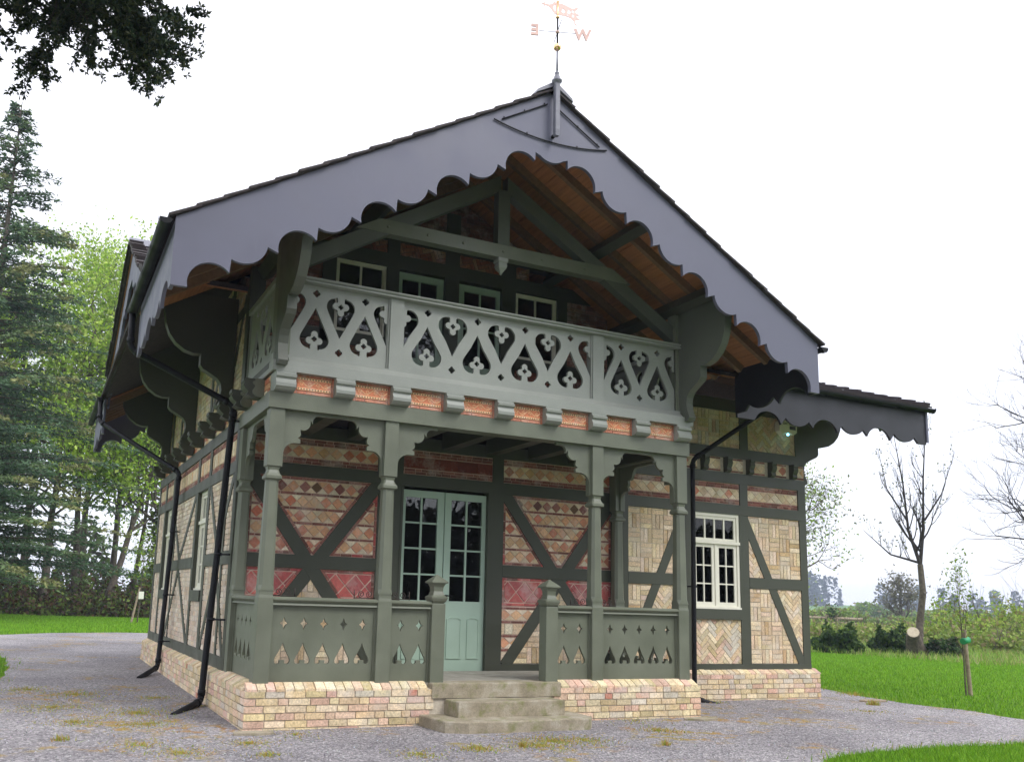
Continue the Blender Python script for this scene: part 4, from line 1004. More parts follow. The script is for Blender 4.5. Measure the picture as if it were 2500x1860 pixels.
for s in (1, -1):      # decking under the tiles
    mb = MB(); f = (lambda s_, n, d: (EX + cx * s_ - cz * n, d, EZ + cz * s_ + cx * n)) if s > 0 else (lambda s_, n, d: (6 - EX - cx * s_ + cz * n, d, EZ + cz * s_ + cx * n))
    mb.plate([[(.0, -.02), (L0, -.02), (L0, .028), (0, .028)]], YB + .002, 10.94, f); P_(mb, 'roof_deck', MAT['slate'])
    # boards of the soffit, laid along the eave, one by one
    n = 24; wd = L0 / n
    for i in range(n):
        q = MB(); q.plate([[(i * wd + .004, -.045 + random.uniform(-.002, .002)), ((i + 1) * wd - .004, -.045), ((i + 1) * wd - .004, -.022), (i * wd + .004, -.022)]], YB + .052, 2.3 if s > 0 or i > 4 else 1.6, f); P_(q, 'soffit_board', MAT['soffit'])
    for y in (-.86, -.32, .22, .76, 1.3):
        q = MB(); q.plate([[(.05, -.16), (L0 - .05, -.16), (L0 - .02, -.047), (.05, -.047)]], y - .035, y + .035, f); P_(q, 'rafter', MAT['rafter'])
    for sx in (1.62, 3.0):
        q = MB(); q.plate([[(sx - .07, -.34), (sx + .07, -.34), (sx + .07, -.162), (sx - .07, -.162)]], YB + .054, 1.62, f); P_(q, 'purlin', MAT['timber'])
mb = MB(); mb.plate([[(2.74, RIDGE[1] - .09), (2.755, RIDGE[1] - .045), (3.0, RIDGE[1] + .125), (3.245, RIDGE[1] - .045), (3.26, RIDGE[1] - .09), (3.0, RIDGE[1] + .06)]], YB - .07, 10.98, lambda u, z, d: (u, d, z)); P_(mb, 'ridge_tile', MAT['lead'])
def cross_slope(x0, x1, pts, verge_x=None):
    for (a, b), (c, d) in pts:
        l, (ty, tz) = slope_frame(a, b, c, d); courses('roof_covering', lambda s, n, q, a=a, b=b, ty=ty, tz=tz: (q, a + ty * s - tz * n * (1 if ty > 0 else -1), b + tz * s + abs(ty) * n), l, x0, x1)
        m = MB(); m.plate([[(0, -.02), (l, -.02), (l, .026), (0, .026)]], x0 + .01, x1 - .01, lambda s, n, q, a=a, b=b, ty=ty, tz=tz: (q, a + ty * s - tz * n * (1 if ty > 0 else -1), b + tz * s + abs(ty) * n)); P_(m, 'roof_deck', MAT['slate'])
        k = int(l / .2); wd = l / k
        for i in range(k):
            q = MB(); q.plate([[(i * wd + .004, -.045), ((i + 1) * wd - .004, -.045), ((i + 1) * wd - .004, -.022), (i * wd + .004, -.022)]], x0 + .05, x1 - .05, lambda s, n, q_, a=a, b=b, ty=ty, tz=tz: (q_, a + ty * s - tz * n * (1 if ty > 0 else -1), b + tz * s + abs(ty) * n)); P_(q, 'soffit_board', MAT['soffit'])
segs = [(SEC[0], SEC[1]), (SEC[1], SEC[2]), (SEC[4], SEC[3]), (SEC[3], SEC[2])]
cross_slope(7.0, 11.68, segs)
def seg_cut(y0, y1): return [((1.9, sec_z(1.9)), SEC[1]), (SEC[1], SEC[2]), ((8.5, sec_z(8.5)), SEC[3]), (SEC[3], SEC[2])]
cross_slope(-1.36, 1.2, seg_cut(1.9, 8.5))
mb = MB(); 
for a, b in ((-1.38, 1.4), (5.0, 11.7)): mb.plate([[(5.0, 6.62), (5.2, 6.80), (5.4, 6.62), (5.2, 6.72)]], a, b, lambda u, z, d: (d, u, z))
P_(mb, 'ridge_tile', MAT['lead'])
for x in (-1.36, 11.68):       # verge tiles of the cross gables
    for (a, b), (c, d) in (segs if x > 0 else seg_cut(0, 0)):
        l, (ty, tz) = slope_frame(a, b, c, d); s = -.05
        while s < l:
            e = min(s + .34, l); q = MB(); j = random.uniform(-.01, .01)
            q.plate([[(s, .05 + j), (e, .03), (e, .07), (s, .105 + j)]], x - .03 + j, x + .20 if x < 0 else x + .06, lambda s_, n, q_, a=a, b=b, ty=ty, tz=tz: (q_ if x < 0 else q_ - .1, a + ty * s_ - tz * n * (1 if ty > 0 else -1), b + tz * s_ + abs(ty) * n)); P_(q, 'roof_tile', MAT['slate']); s += .30
# rafters seen under the left gable foot and the rear eave
f = lambda s_, n, d: (EX + cx * s_ - cz * n, d, EZ + cz * s_ + cx * n)
for y in (8.62, 9.0, 9.4, 9.8, 10.2, 10.6): q = MB(); q.plate([[(.05, -.17), (1.8, -.17), (1.8, -.047), (.05, -.047)]], y - .03, y + .03, f); P_(q, 'rafter', MAT['rafter'])
for i in range(8):
    q = MB(); wd = .2; q.plate([[(i * wd + .004, -.045), ((i + 1) * wd - .004, -.045), ((i + 1) * wd - .004, -.022), (i * wd + .004, -.022)]], 8.5, 10.9, f); P_(q, 'soffit_board', MAT['soffit'])
for x in (8.0, 8.9, 9.8, 10.7): q = MB(); q.plate([[(.45, 4.42), (1.64, 4.86), (1.64, 4.98), (.45, 4.54)]], x - .03, x + .03, lambda u, z, d: (d, u, z - .07)); P_(q, 'rafter', MAT['rafter'])
# ------------------------------------------------------------------ gutters and downpipes
def gutter(a, b, r=.062):
    a, b = Vector(a), Vector(b); t = (b - a).normalized(); s = t.cross(Vector((0, 0, 1))); mb = MB()
    prof = arc(0, 0, r, 180, 360, 8) + arc(0, 0, r - .008, 360, 180, 8)
    vs = [a + s * p[0] + Vector((0, 0, p[1])) for p in prof] + [b + s * p[0] + Vector((0, 0, p[1])) for p in prof]; n = len(prof)
    mb.add(vs, [(i, (i + 1) % n, (i + 1) % n + n, i + n) for i in range(n)])
    for e in (a, b): mb.add([e + s * p[0] + Vector((0, 0, p[1])) for p in arc(0, 0, r, 180, 360, 8)], [tuple(range(9))])
    g = P_(mb, 'gutter', MAT['iron']); L = (b - a).length; k = max(2, int(L / .75))
    for i in range(k + 1):
        c = a + t * (.03 + (L - .06) * i / k); m = MB(); p2 = arc(0, -.002, r + .010, 172, 368, 8)
        vs = [c - t * .022 + s * p[0] + Vector((0, 0, p[1])) for p in p2] + [c + t * .022 + s * p[0] + Vector((0, 0, p[1])) for p in p2]
        m.add(vs, [(j, j + 1, j + 10, j + 9) for j in range(8)]); m.build('gutter_bracket', MAT['iron'], g)
    return g
gutter((-1.445, -1.22, 4.60), (-1.445, 2.0, 4.575)); gutter((7.445, -1.22, 4.60), (7.445, .30, 4.59)); gutter((7.4, .34, 4.50), (11.72, .34, 4.50)); gutter((-1.445, 8.0, 4.58), (-1.445, 10.98, 4.58))
def downpipe(pts, r=.038, clips=(), wall=(0, 0)):
    # soften the elbows
    P = [Vector(p) for p in pts]; q = [P[0]]
    for i in range(1, len(P) - 1):
        a = (P[i - 1] - P[i]).normalized(); b = (P[i + 1] - P[i]).normalized(); e = .07
        q += [P[i] + a * e, P[i] + (a + b) * e * .30, P[i] + b * e]
    q.append(P[-1]); mb = MB(); mb.tube(q, r, 10); d = P_(mb, 'downpipe', MAT['iron'])
    for i in range(1, len(P) - 1):
        for t_ in ((P[i - 1] - P[i]).normalized(), (P[i + 1] - P[i]).normalized()):
            m = MB(); c = P[i] + t_ * .11; m.tube([c - t_ * .035, c + t_ * .035], r + .009, 10); m.build('pipe_collar', MAT['iron'], d)
    for c, w in clips: m = MB(); m.tube([c, w], .012, 6); m.tube([Vector(c) - Vector((0, 0, .02)), Vector(c) + Vector((0, 0, .02))], r + .008, 10); m.build('pipe_clip', MAT['iron'], d)
    return d
downpipe([(-1.445, 1.97, 4.57), (-1.43, 2.02, 4.06), (-.10, 1.70, 3.40), (-.17, 2.10, -.42), (-.62, 1.32, -.50)], .043, [((-.145, 1.96, .62), (.0, 1.75, .62)), ((-.13, 1.86, 1.45), (.0, 1.72, 1.45)), ((-.105, 1.72, 3.2), (0, 1.72, 3.2))])
downpipe([(-1.44, 8.06, 4.57), (-1.42, 7.95, 4.10), (-.10, 6.33, 3.05), (-.16, 6.58, -.34), (-.55, 5.72, -.46)], .043, [((-.14, 6.47, .9), (0, 6.4, .9)), ((-.12, 6.4, 2.0), (0, 6.36, 2.0)), ((-.15, 6.52, .1), (0, 6.5, .1))])
downpipe([(8.2, .36, 4.47), (8.2, .46, 4.22), (7.37, 1.50, 3.36), (7.31, 1.47, -.44), (7.62, 1.2, -.53)], .040, [((7.35, 1.49, 1.3), (7.35, 1.64, 1.3))])
# ------------------------------------------------------------------ stone steps
def stone_mat():
    m, t, b = mat_base('mossy_step_stone'); g = N(t, 'ShaderNodeNewGeometry'); P = g.outputs['Position']
    n1 = noise(t, 3.5, 7, .7, vec=P); n2 = noise(t, 60, 4, .7, vec=P); n3 = noise(t, 6, 6, .65, vec=P)
    c = ramp(t, n1.outputs[0], [(.3, (.20, .17, .115)), (.5, (.33, .285, .205)), (.7, (.44, .40, .32))]).outputs[0]
    c = mixc(t, .6, c, ramp(t, n2.outputs[0], [(.3, .6), (.7, 1.25)]).outputs[0], 'MULTIPLY')
    c = mixc(t, ramp(t, n3.outputs[0], [(.5, 0), (.68, .7)]).outputs[0], c, (.15, .17, .035))
    t.links.new(c, b.inputs['Base Color']); b.inputs['Roughness'].default_value = .92; bump(t, b, n2.outputs[0], .5, .006); return m
MAT['step'] = stone_mat()
steps = thing('stone_steps', 'three worn mossy stone steps climbing to the pale green double door', 'steps', (3, -.45, -.53))
def step(poly, z0, z1, seed):
    rs = random.Random(seed); pts = []
    P = ccw(poly)
    for i in range(len(P)):
        a, b = P[i], P[(i + 1) % len(P)]; n = max(1, int(math.hypot(b[0] - a[0], b[1] - a[1]) / .12))
        for k in range(n): pts.append((a[0] + (b[0] - a[0]) * k / n + rs.uniform(-.006, .006), a[1] + (b[1] - a[1]) * k / n + rs.uniform(-.006, .006)))
    n = len(pts); c = (sum(p[0] for p in pts) / n, sum(p[1] for p in pts) / n); mb = MB(); e = .014
    def ring(z, k): return [(p[0] + (c[0] - p[0]) * k / math.hypot(p[0] - c[0], p[1] - c[1]) - 3, p[1] + (c[1] - p[1]) * k / math.hypot(p[0] - c[0], p[1] - c[1]) + .45, z + rs.uniform(-.003, .003) + .53) for p in pts]
    vs = ring(z0, 0) + ring(z1 - e, 0) + ring(z1 - e * .3, e * .4) + ring(z1, e * 1.4)
    fs = [tuple(range(3 * n, 4 * n))]
    for r in range(3): fs += [(r * n + i, r * n + (i + 1) % n, (r + 1) * n + (i + 1) % n, (r + 1) * n + i) for i in range(n)]
    mb.add(vs, fs); mb.build('step', MAT['step'], steps)
step([(2.10, .2), (2.10, -.115), (3.87, -.115), (3.87, .2)], -.182, -.012, 1)
step([(2.27, -.05), (2.28, -.46), (3.70, -.47), (3.71, -.05)], -.362, -.188, 2)
step([(1.95, -.05), (2.0, -.70), (2.24, -.82), (3.83, -.82), (3.99, -.62), (3.99, -.05)], -.60, -.362, 3)
for x in (2.135, 3.83):
    mb = MB(); mb.box(x - .10 if x < 3 else x - .04, x + .02 if x < 3 else x + .055, -.11, -.05, -.34, -.19)
# ------------------------------------------------------------------ weather vane and alarm box
vane = thing('weather_vane', 'copper banner weather vane with compass letters on a tall grey spire at the gable peak', 'weather vane', (3, -1.275, 6.6))
def vp(mb, name, mat): return mb.build(name, MAT[mat], vane)
mb = MB(); mb.sqlathe([(.028, 0), (.034, .08), (.032, .70)], (0, 0, 0), [.2] * 3); vp(mb, 'spire_post', 'lead')
mb = MB(); mb.lathe([(.03, .69), (.032, .70), (.062, .725), (.066, .745), (.04, .765), (.036, .80), (.022, .83), (.031, .845), (.02, .86), (.012, .87)], 16); vp(mb, 'finial', 'lead')
mb = MB(); mb.lathe([(.013, .86), (.011, 1.17)], 10); vp(mb, 'rod', 'lead')
mb = MB(); mb.lathe([(.01, 1.150)] + [(.047 * math.sin(math.pi * i / 10) + .002, 1.20 - .047 * math.cos(math.pi * i / 10)) for i in range(11)] + [(.01, 1.25)], 18); vp(mb, 'ball', 'gold')
mb = MB(); mb.lathe([(.011, 1.24), (.011, 1.60)], 10); vp(mb, 'rod', 'iron')
mb = MB(); mb.lathe([(.008, 1.39), (.024, 1.40), (.024, 1.42), (.008, 1.43)], 12); vp(mb, 'collar', 'copper')
ax = Vector((.94, -.34, 0)); ay = Vector((.34, .94, 0)); Z = Vector((0, 0, 1))
for d in (ax, -ax, ay, -ay):
    mb = MB(); mb.tube([Z * 1.41, d * .235 + Z * 1.41], .004, 6); vp(mb, 'compass_arm', 'iron')
def letter(txt, base, dirx, size, name, mirror=False):
    cu = bpy.data.curves.new(name, 'FONT'); cu.body = txt; cu.size = size; cu.extrude = .009; cu.offset = .008; cu.align_x = 'CENTER'; cu.align_y = 'CENTER'
    tmp = bpy.data.objects.new(name, cu); COL.objects.link(tmp); dg = bpy.context.evaluated_depsgraph_get(); me = bpy.data.meshes.new_from_object(tmp.evaluated_get(dg)); bpy.data.objects.remove(tmp)
    me.materials.clear(); me.materials.append(MAT['copper']); o = bpy.data.objects.new(name, me); COL.objects.link(o); o.parent = vane
    x = dirx * (-1 if mirror else 1); m = Matrix((x, Z, x.cross(Z))).transposed().to_4x4(); m.translation = base; o.matrix_local = m; return o
letter('E', -ax * .285 + Z * 1.41, ax, .20, 'letter_e', True); letter('W', ax * .32 + Z * 1.39, ax, .20, 'letter_w')

mb = MB(); mb.lathe([(.014, 1.60), (.026, 1.61), (.02, 1.63), (.013, 1.635), (.013, 1.82), (.022, 1.83), (.014, 1.845), (.002, 1.852)], 12); vp(mb, 'sleeve', 'gold')
bx = Vector((.985, -.17, 0)); bm = lambda u, z, d: tuple(bx * u + Z * z + Vector((.17, .985, 0)) * d)
mb = MB()
out = [(.012, 1.65), (.012, 1.81), (.06, 1.815), (.12, 1.80), (.20, 1.775), (.235, 1.79), (.245, 1.815), (.262, 1.80), (.285, 1.80), (.265, 1.775), (.245, 1.755), (.235, 1.745), (.25, 1.72), (.285, 1.712), (.32, 1.715), (.285, 1.70), (.255, 1.69), (.262, 1.665), (.29, 1.65), (.315, 1.64), (.28, 1.635), (.25, 1.632), (.235, 1.60), (.25, 1.565), (.275, 1.545), (.235, 1.56), (.225, 1.575), (.222, 1.605), (.17, 1.64), (.10, 1.652)]
holes = [[(.05, 1.70), (.08, 1.685), (.10, 1.72), (.07, 1.75)], [(.13, 1.70), (.16, 1.69), (.175, 1.73), (.145, 1.755)], [(.12, 1.67), (.15, 1.665), (.14, 1.685)], [(.19, 1.66), (.215, 1.655), (.222, 1.69), (.2, 1.70)], [(.19, 1.72), (.22, 1.715), (.22, 1.75), (.195, 1.755)]]
mb.plate([out] + holes, -.003, .003, bm); vp(mb, 'banner', 'copper')
mb = MB(); mb.plate([[(-.012, 1.65), (-.045, 1.655), (-.07, 1.69), (-.11, 1.735), (-.16, 1.748), (-.185, 1.73), (-.192, 1.752), (-.235, 1.766), (-.192, 1.776), (-.188, 1.80), (-.162, 1.768), (-.11, 1.77), (-.07, 1.79), (-.055, 1.822), (-.012, 1.81)], [(-.03, 1.69), (-.055, 1.715), (-.06, 1.76), (-.03, 1.78)]], -.003, .003, bm); vp(mb, 'arrow', 'copper')
for z in (.03, .62): mb = MB(); mb.box(-.016, .016, 0, .105, z - .016, z + .016); vp(mb, 'stay', 'iron')
def stay(pts, clips): mb = MB(); mb.tube(pts, .009, 6); o = vp(mb, 'stay_bar', 'iron'); [(lambda m: m.build('stay_clip', MAT['iron'], o))(MB().tube([c, (c[0], .095, c[2] + .03)], .008, 5)) for c in clips]
stay([(-.82 + 1.62 * i / 16, .085, -.045 + .098 * ((i - 8) / 8) ** 2) for i in range(17)], [(-.36, .085, -.025), (.36, .085, -.025)])
stay([(-.71, .085, .078), (-.08, .085, .450)], [(-.68, .085, .095), (-.40, .085, .262), (-.12, .085, .427)]); stay([(.69, .085, .068), (.05, .085, .440)], [(.66, .085, .085), (.37, .085, .254), (.1, .085, .41)])
box = thing('alarm_box', 'white plastic alarm box with a blue light on the wall under the right eave', 'alarm box', (9.545, 1.6, 4.14))
mb = MB(); mb.plate([[(-.20, -.075), (-.13, -.118), (-.06, -.10), (.0, -.088), (.06, -.10), (.13, -.118), (.20, -.075), (.205, .08), (.18, .115), (-.18, .115), (-.205, .08)]], -.06, .05, lambda u, z, d: (u, d, z)); mb.build('casing', MAT['white'], box)
mb = MB(); mb.box(.03, .17, -.066, -.062, -.03, .035); mb.build('label_plate', MAT['ink'], box)
em, et, eb = mat_base('blue_lamp'); eb.inputs['Base Color'].default_value = (.02, .10, .2, 1); eb.inputs['Emission Color'].default_value = (.25, .75, 1, 1); eb.inputs['Emission Strength'].default_value = 3.0
mb = MB(); mb.lathe([(.022, -.02), (.022, .0), (.014, .01)], 12, (0, -.045, -.115)); mb.build('lamp', em, box)
cu = bpy.data.curves.new('lettering', 'FONT'); cu.body = 'Get Safe'; cu.size = .075; cu.extrude = .001; cu.align_x = 'CENTER'; tmp = bpy.data.objects.new('lettering', cu); COL.objects.link(tmp)
me = bpy.data.meshes.new_from_object(tmp.evaluated_get(bpy.context.evaluated_depsgraph_get())); bpy.data.objects.remove(tmp); me.materials.clear(); me.materials.append(MAT['ink']); o = bpy.data.objects.new('lettering', me); COL.objects.link(o); o.parent = box; o.rotation_euler = (math.pi / 2, 0, 0); o.location = (0, -.0615, .052)
# ------------------------------------------------------------------ vegetation
def seg_mesh(name, segs, mat, parent=None, k=5, kind=None):
    """tapered limbs: rows of (p0, p1, r0, r1) drawn as k-sided prisms"""
    S = np.array([(*a, *b, r0, r1) for a, b, r0, r1 in segs], float); p0, p1, r0, r1 = S[:, :3], S[:, 3:6], S[:, 6:7], S[:, 7:8]
    t = p1 - p0; t /= np.linalg.norm(t, axis=1, keepdims=True) + 1e-9
    u = np.cross(t, np.where(np.abs(t[:, 2:3]) > .9, [[1., 0, 0]], [[0, 0, 1.]])); u /= np.linalg.norm(u, axis=1, keepdims=True) + 1e-9; v = np.cross(t, u)
    an = np.arange(k) * 2 * np.pi / k; c, s = np.cos(an)[None, :, None], np.sin(an)[None, :, None]; d = u[:, None] * c + v[:, None] * s
    V = np.concatenate([p0[:, None] + d * r0[:, None], p1[:, None] + d * r1[:, None]], 1); n = len(S); i = np.arange(k); j = (i + 1) % k
    F = (np.stack([i, j, j + k, i + k], -1)[None] + (np.arange(n) * 2 * k)[:, None, None]).reshape(-1, 4)
    return npmesh(name, V.reshape(-1, 3), F, mat, parent, kind, smooth=True)
def leaves(name, C, size, cols, mat, parent=None, kind=None, aspect=.55, flat=0., cj=.25, D=None):
    """small rhombic leaves at the points C, each with its own tint"""
    C = np.asarray(C, float); n = len(C); a = RNG.normal(size=(n, 3)) if D is None else D + RNG.normal(size=(n, 3)) * .35; a[:, 2] *= (1 - flat * .6); a /= np.linalg.norm(a, axis=1, keepdims=True)
    b = np.cross(a, RNG.normal(size=(n, 3))); b /= np.linalg.norm(b, axis=1, keepdims=True) + 1e-9
    s = (size * RNG.uniform(.6, 1.35, (n, 1))); V = np.stack([C - a * s * .5, C + b * s * aspect * .5, C + a * s * .5, C - b * s * aspect * .5], 1).reshape(-1, 3)
    F = np.arange(4 * n).reshape(-1, 4); cols = np.asarray(cols, float); c = cols[RNG.integers(0, len(cols), n)] * RNG.uniform(1 - cj, 1 + cj, (n, 1))
    return npmesh(name, V, F, mat, parent, kind, col=np.repeat(np.clip(c, 0, 1), 4, 0))
def grow(p, d, L, r, depth, segs, tips, rs, up=.1, wander=.22, kids=(2, 4), ratio=.68, spread=.75, n=4, rr=.62):
    p = np.array(p, float); d = np.array(d, float); d /= np.linalg.norm(d)
    for i in range(n):
        d2 = d + rs.normal(size=3) * wander + np.array([0, 0, up]); d2 /= np.linalg.norm(d2); q = p + d2 * L / n; r2 = r * (1 - .45 / n)
        segs.append((p, q, r, r2)); p, d, r = q, d2, r2
        if depth > 0 and i >= 1:
            for _ in range(int(rs.integers(kids[0], kids[1] + 1)) if i == n - 1 else int(rs.integers(0, 3))):
                s = rs.normal(size=3); s -= d * s.dot(d); s /= np.linalg.norm(s) + 1e-9
                grow(p, d + s * spread * rs.uniform(.6, 1.3), L * ratio * rs.uniform(.75, 1.15), r * rr, depth - 1, segs, tips, rs, up, wander, kids, ratio, spread, n, rr)
        if depth <= 1: tips.append(p.copy())
def tree(name, label, cat, base, H, seed, group=None, trunk_r=.2, lean=(0, 0), depth=3, leafn=0, leaf=.2, cols=None, clear=.35, up=.12, spread=.75, bark='bark', blob=.35, wander=.22, twig_r=None, aspect=.55):
    rs = np.random.default_rng(seed); z0 = G(base[0], base[1]); t = thing(name, label, cat, (base[0], base[1], z0), group)
    segs, tips, tr_ = [], [], []; p = np.zeros(3); n = 7; r = trunk_r
    for i in range(n):
        q = p + np.array([lean[0] / n + rs.normal() * .02 * H / n, lean[1] / n + rs.normal() * .02 * H / n, H * .72 / n]); r2 = r * .86; tr_.append((p, q, r, r2)); p, r = q, r2
        if (i + 1) / n > clear:
            for _ in range(int(rs.integers(1, 4))):
                a = rs.uniform(0, 2 * np.pi); grow(p, [math.cos(a) * spread, math.sin(a) * spread, .55], H * .26 * rs.uniform(.7, 1.2), r * .5, depth - 1, segs, tips, rs, up, wander)
    for _ in range(3): grow(p, [rs.normal() * .35, rs.normal() * .35, 1], H * .25, r * .7, depth - 1, segs, tips, rs, up, wander)
    seg_mesh('trunk', tr_, MAT[bark], t, 8)
    if segs: seg_mesh('limbs' if leafn else 'crown', segs, MAT[bark], t, 4)
    if leafn and tips:
        T_ = np.array(tips); C = T_[RNG.integers(0, len(T_), leafn)] + RNG.normal(size=(leafn, 3)) * blob * np.array([1, 1, .7])
        leaves('foliage', C, leaf, cols, MAT['leaf'], t, aspect=aspect)
    return t
GREENS = [(.16, .27, .03), (.22, .33, .04), (.11, .20, .025), (.26, .36, .06)]
DARKG = [(.03, .07, .018), (.05, .10, .022), (.022, .05, .018), (.07, .12, .03)]
def conifer(name, label, base, H, R, seed, cols, low=1.2, group=None, dens_=1.):
    rs = np.random.default_rng(seed); z0 = G(*base); t = thing(name, label, 'tree', (*base, z0), group)
    seg_mesh('trunk', [(np.array([0, 0, H * i / 6]), np.array([0, 0, H * (i + 1) / 6]), .34 * (1 - i / 6.3), .34 * (1 - (i + 1) / 6.3)) for i in range(6)], MAT['bark'], t, 8)
    segs, C, D, K = [], [], [], []; h = low
    while h < H * .985:
        k = 1 - (h - low) / (H - low); L0 = R * k ** .8
        for _ in range(int(7 * dens_)):
            a = rs.uniform(0, 2 * np.pi); L = L0 * rs.uniform(.65, 1.12) + .2; p = np.array([0, 0, h + rs.uniform(-.25, .25)]); n = max(3, int(L / .38)); d = np.array([math.cos(a), math.sin(a), .12]); tint = rs.uniform(0, 1)
            for i in range(n):
                f_ = i / n; dd = d + np.array([0, 0, -.38 * f_ + .55 * max(0, f_ - .7)]); q = p + dd * L / n; segs.append((p, q, .035 * (1 - f_) + .008, .035 * (1 - f_) + .005))
                if f_ > .12:
                    for sg in (-1, 1):
                        sd = np.array([-math.sin(a) * sg, math.cos(a) * sg, -.25]) * .8 + d * .7; sl = (.28 + .5 * (1 - f_)) * rs.uniform(.5, 1.1) * min(1, L / 2.5); m = 5
                        for j in range(m):
                            e = p + sd * sl * (j + .5) / m + rs.normal(size=3) * .04
                            for _ in range(2): C.append(e + rs.normal(size=3) * .05); D.append(sd + np.array([0, 0, -.1])); K.append(tint + (.35 if f_ > .75 else 0))
                p = q
        h += .42 / dens_ * (.7 + .6 * (1 - k) + .2)
    seg_mesh('limbs', segs, MAT['bark'], t, 3)
    C = np.array(C); D = np.array(D); K = np.clip(np.array(K), 0, 1.2); n = len(C); a = D / np.linalg.norm(D, axis=1, keepdims=True) + RNG.normal(size=(n, 3)) * .45; a /= np.linalg.norm(a, axis=1, keepdims=True); b = np.cross(a, RNG.normal(size=(n, 3))); b /= np.linalg.norm(b, axis=1, keepdims=True)
    s = RNG.uniform(.14, .30, (n, 1)); V = np.stack([C - a * s * .4, C + b * s * .16, C + a * s * .6, C - b * s * .16], 1).reshape(-1, 3)
    cols = np.array(cols); ci = np.clip((K / 1.2 * (len(cols) - .01)).astype(int), 0, len(cols) - 1); c = cols[ci] * RNG.uniform(.65, 1.35, (n, 1))
    npmesh('foliage', V, np.arange(4 * n).reshape(-1, 4), MAT['needle'], t, col=np.repeat(c, 4, 0)); return t
CON = [(.045, .085, .045), (.065, .12, .055), (.09, .155, .08), (.13, .19, .08), (.19, .20, .075)]
conifer('spruce_tree', 'huge bluish green spruce with drooping branches at the left edge of the picture', (-4.9, 33), 23.5, 7.6, 3, CON, low=1.8, dens_=1.15)
conifer('spruce_tree', 'slimmer dark spruce standing behind the huge one at the left edge', (-4.6, 44), 19, 4.2, 8, CON[:4], low=3)
wood = 'trees of the wood left of the house'
spots = [(-1.6, 44, 17, .26, (.2, 0), 'brown trunked tree with fresh leaves nearest the spruce in the wood'), (.05, 46, 19, .24, (-.4, .3), 'straight dark trunked tree with yellow green crown between spruce and house'), (1.35, 43, 15, .22, (2.6, 0), 'leaning brown tree with a bent foot at the wood edge'), (2.0, 49, 20, .18, (.6, 0), 'thin dark stemmed tree against the bright gap in the wood'), (3.1, 47, 17, .17, (.9, 0), 'slender twin stemmed tree right of the bright gap in the wood'), (4.2, 44, 16, .34, (.3, 0), 'thick ivy clad trunk close to the left corner of the house'), (-2.8, 52, 20, .3, (0, 0), 'tall pale green tree far back behind the spruce'), (.8, 58, 23, .3, (.3, 0), 'tallest light green tree rising above the wood beside the eaves'), (3.2, 62, 22, .28, (0, 0), 'airy pale tree far back behind the left eaves'), (5.8, 52, 18, .26, (0, 0), 'leafy tree mostly hidden behind the left corner of the house')]
for i, (x, y, H, r, ln, lab) in enumerate(spots):
    tree('leafy_tree', lab, 'tree', (x, y), H, 40 + i, wood, r, ln, 3, 9500 if i < 6 else 8500, .26, [(.27, .42, .045), (.35, .50, .06), (.19, .33, .035), (.42, .54, .11)], .36 if i != 5 else .3, .10, .8, 'bark', .46)
ivy = np.stack([RNG.normal(0, .42, 2600), RNG.normal(0, .3, 2600), RNG.uniform(0, 6.5, 2600)], 1)
iv = thing('ivy', 'yellow green ivy climbing the thick trunk close to the left house corner', 'ivy', (4.2, 43.6, G(4.2, 43.6))); leaves('foliage', ivy, .2, [(.12, .18, .03), (.16, .22, .035), (.08, .13, .02)], MAT['leaf'], iv, aspect=.8)
for i, (x, y) in enumerate([(-9, 41), (-12, 36), (-8, 50)]): tree('leafy_tree', ['leafy tree out at the far left of the wood', 'leafy tree half hidden behind the huge spruce', 'leafy tree deep in the wood behind the spruce'][i], 'tree', (x, y), 18, 70 + i, wood, .25, (0, 0), 3, 4500, .3, GREENS, .4, .1, .8, 'bark', .6)
n = 26000; ux = RNG.uniform(-10, 9, n); uy = RNG.uniform(38.5, 50, n); hh = .75 + .9 * np.sin(ux * 1.7) * np.sin(uy * 1.3 + 1) + .5 * np.sin(ux * 4.1) + .12 * (uy - 38); uz = gz(ux, uy) + RNG.uniform(0, 1, n) ** 1.2 * np.clip(hh, .25, 4)
leaves('undergrowth', np.stack([ux, uy, uz], 1), .24, [(.05, .085, .02), (.11, .16, .03), (.12, .07, .035), (.085, .05, .03), (.06, .04, .025), (.14, .20, .03)], MAT['leaf'], kind='stuff', aspect=.6)
n = 9000; ux = RNG.uniform(-14, 14, n); uy = RNG.uniform(64, 74, n); uz = gz(ux, uy) + RNG.uniform(0, 1, n) * (3 + 2.5 * np.sin(ux * 1.1) + 2 * np.sin(ux * .43 + 1))
leaves('far_brush', np.stack([ux, uy, uz], 1), .5, [(.05, .09, .025), (.08, .12, .03), (.06, .055, .04)], MAT['leaf'], kind='stuff', aspect=.6)
stk = thing('tree_stake', 'pale leaning wooden stake with a white tag on the left lawn', 'stake', (1.55, 29, G(1.55, 29))); seg_mesh('pole', [(np.zeros(3), np.array([.22, 0, 1.45]), .045, .04)], MAT['post_wood'], stk, 8); mb = MB(); mb.box(.20, .40, -.06, -.05, 1.0, 1.3); mb.build('tag', MAT['white'], stk)
tree('young_tree', 'thin leafy young tree tied to the leaning stake on the left lawn', 'tree', (1.8, 29.1), 3.4, 77, None, .03, (0, 0), 2, 260, .13, GREENS, .45, .2, .5, 'bark', .18)
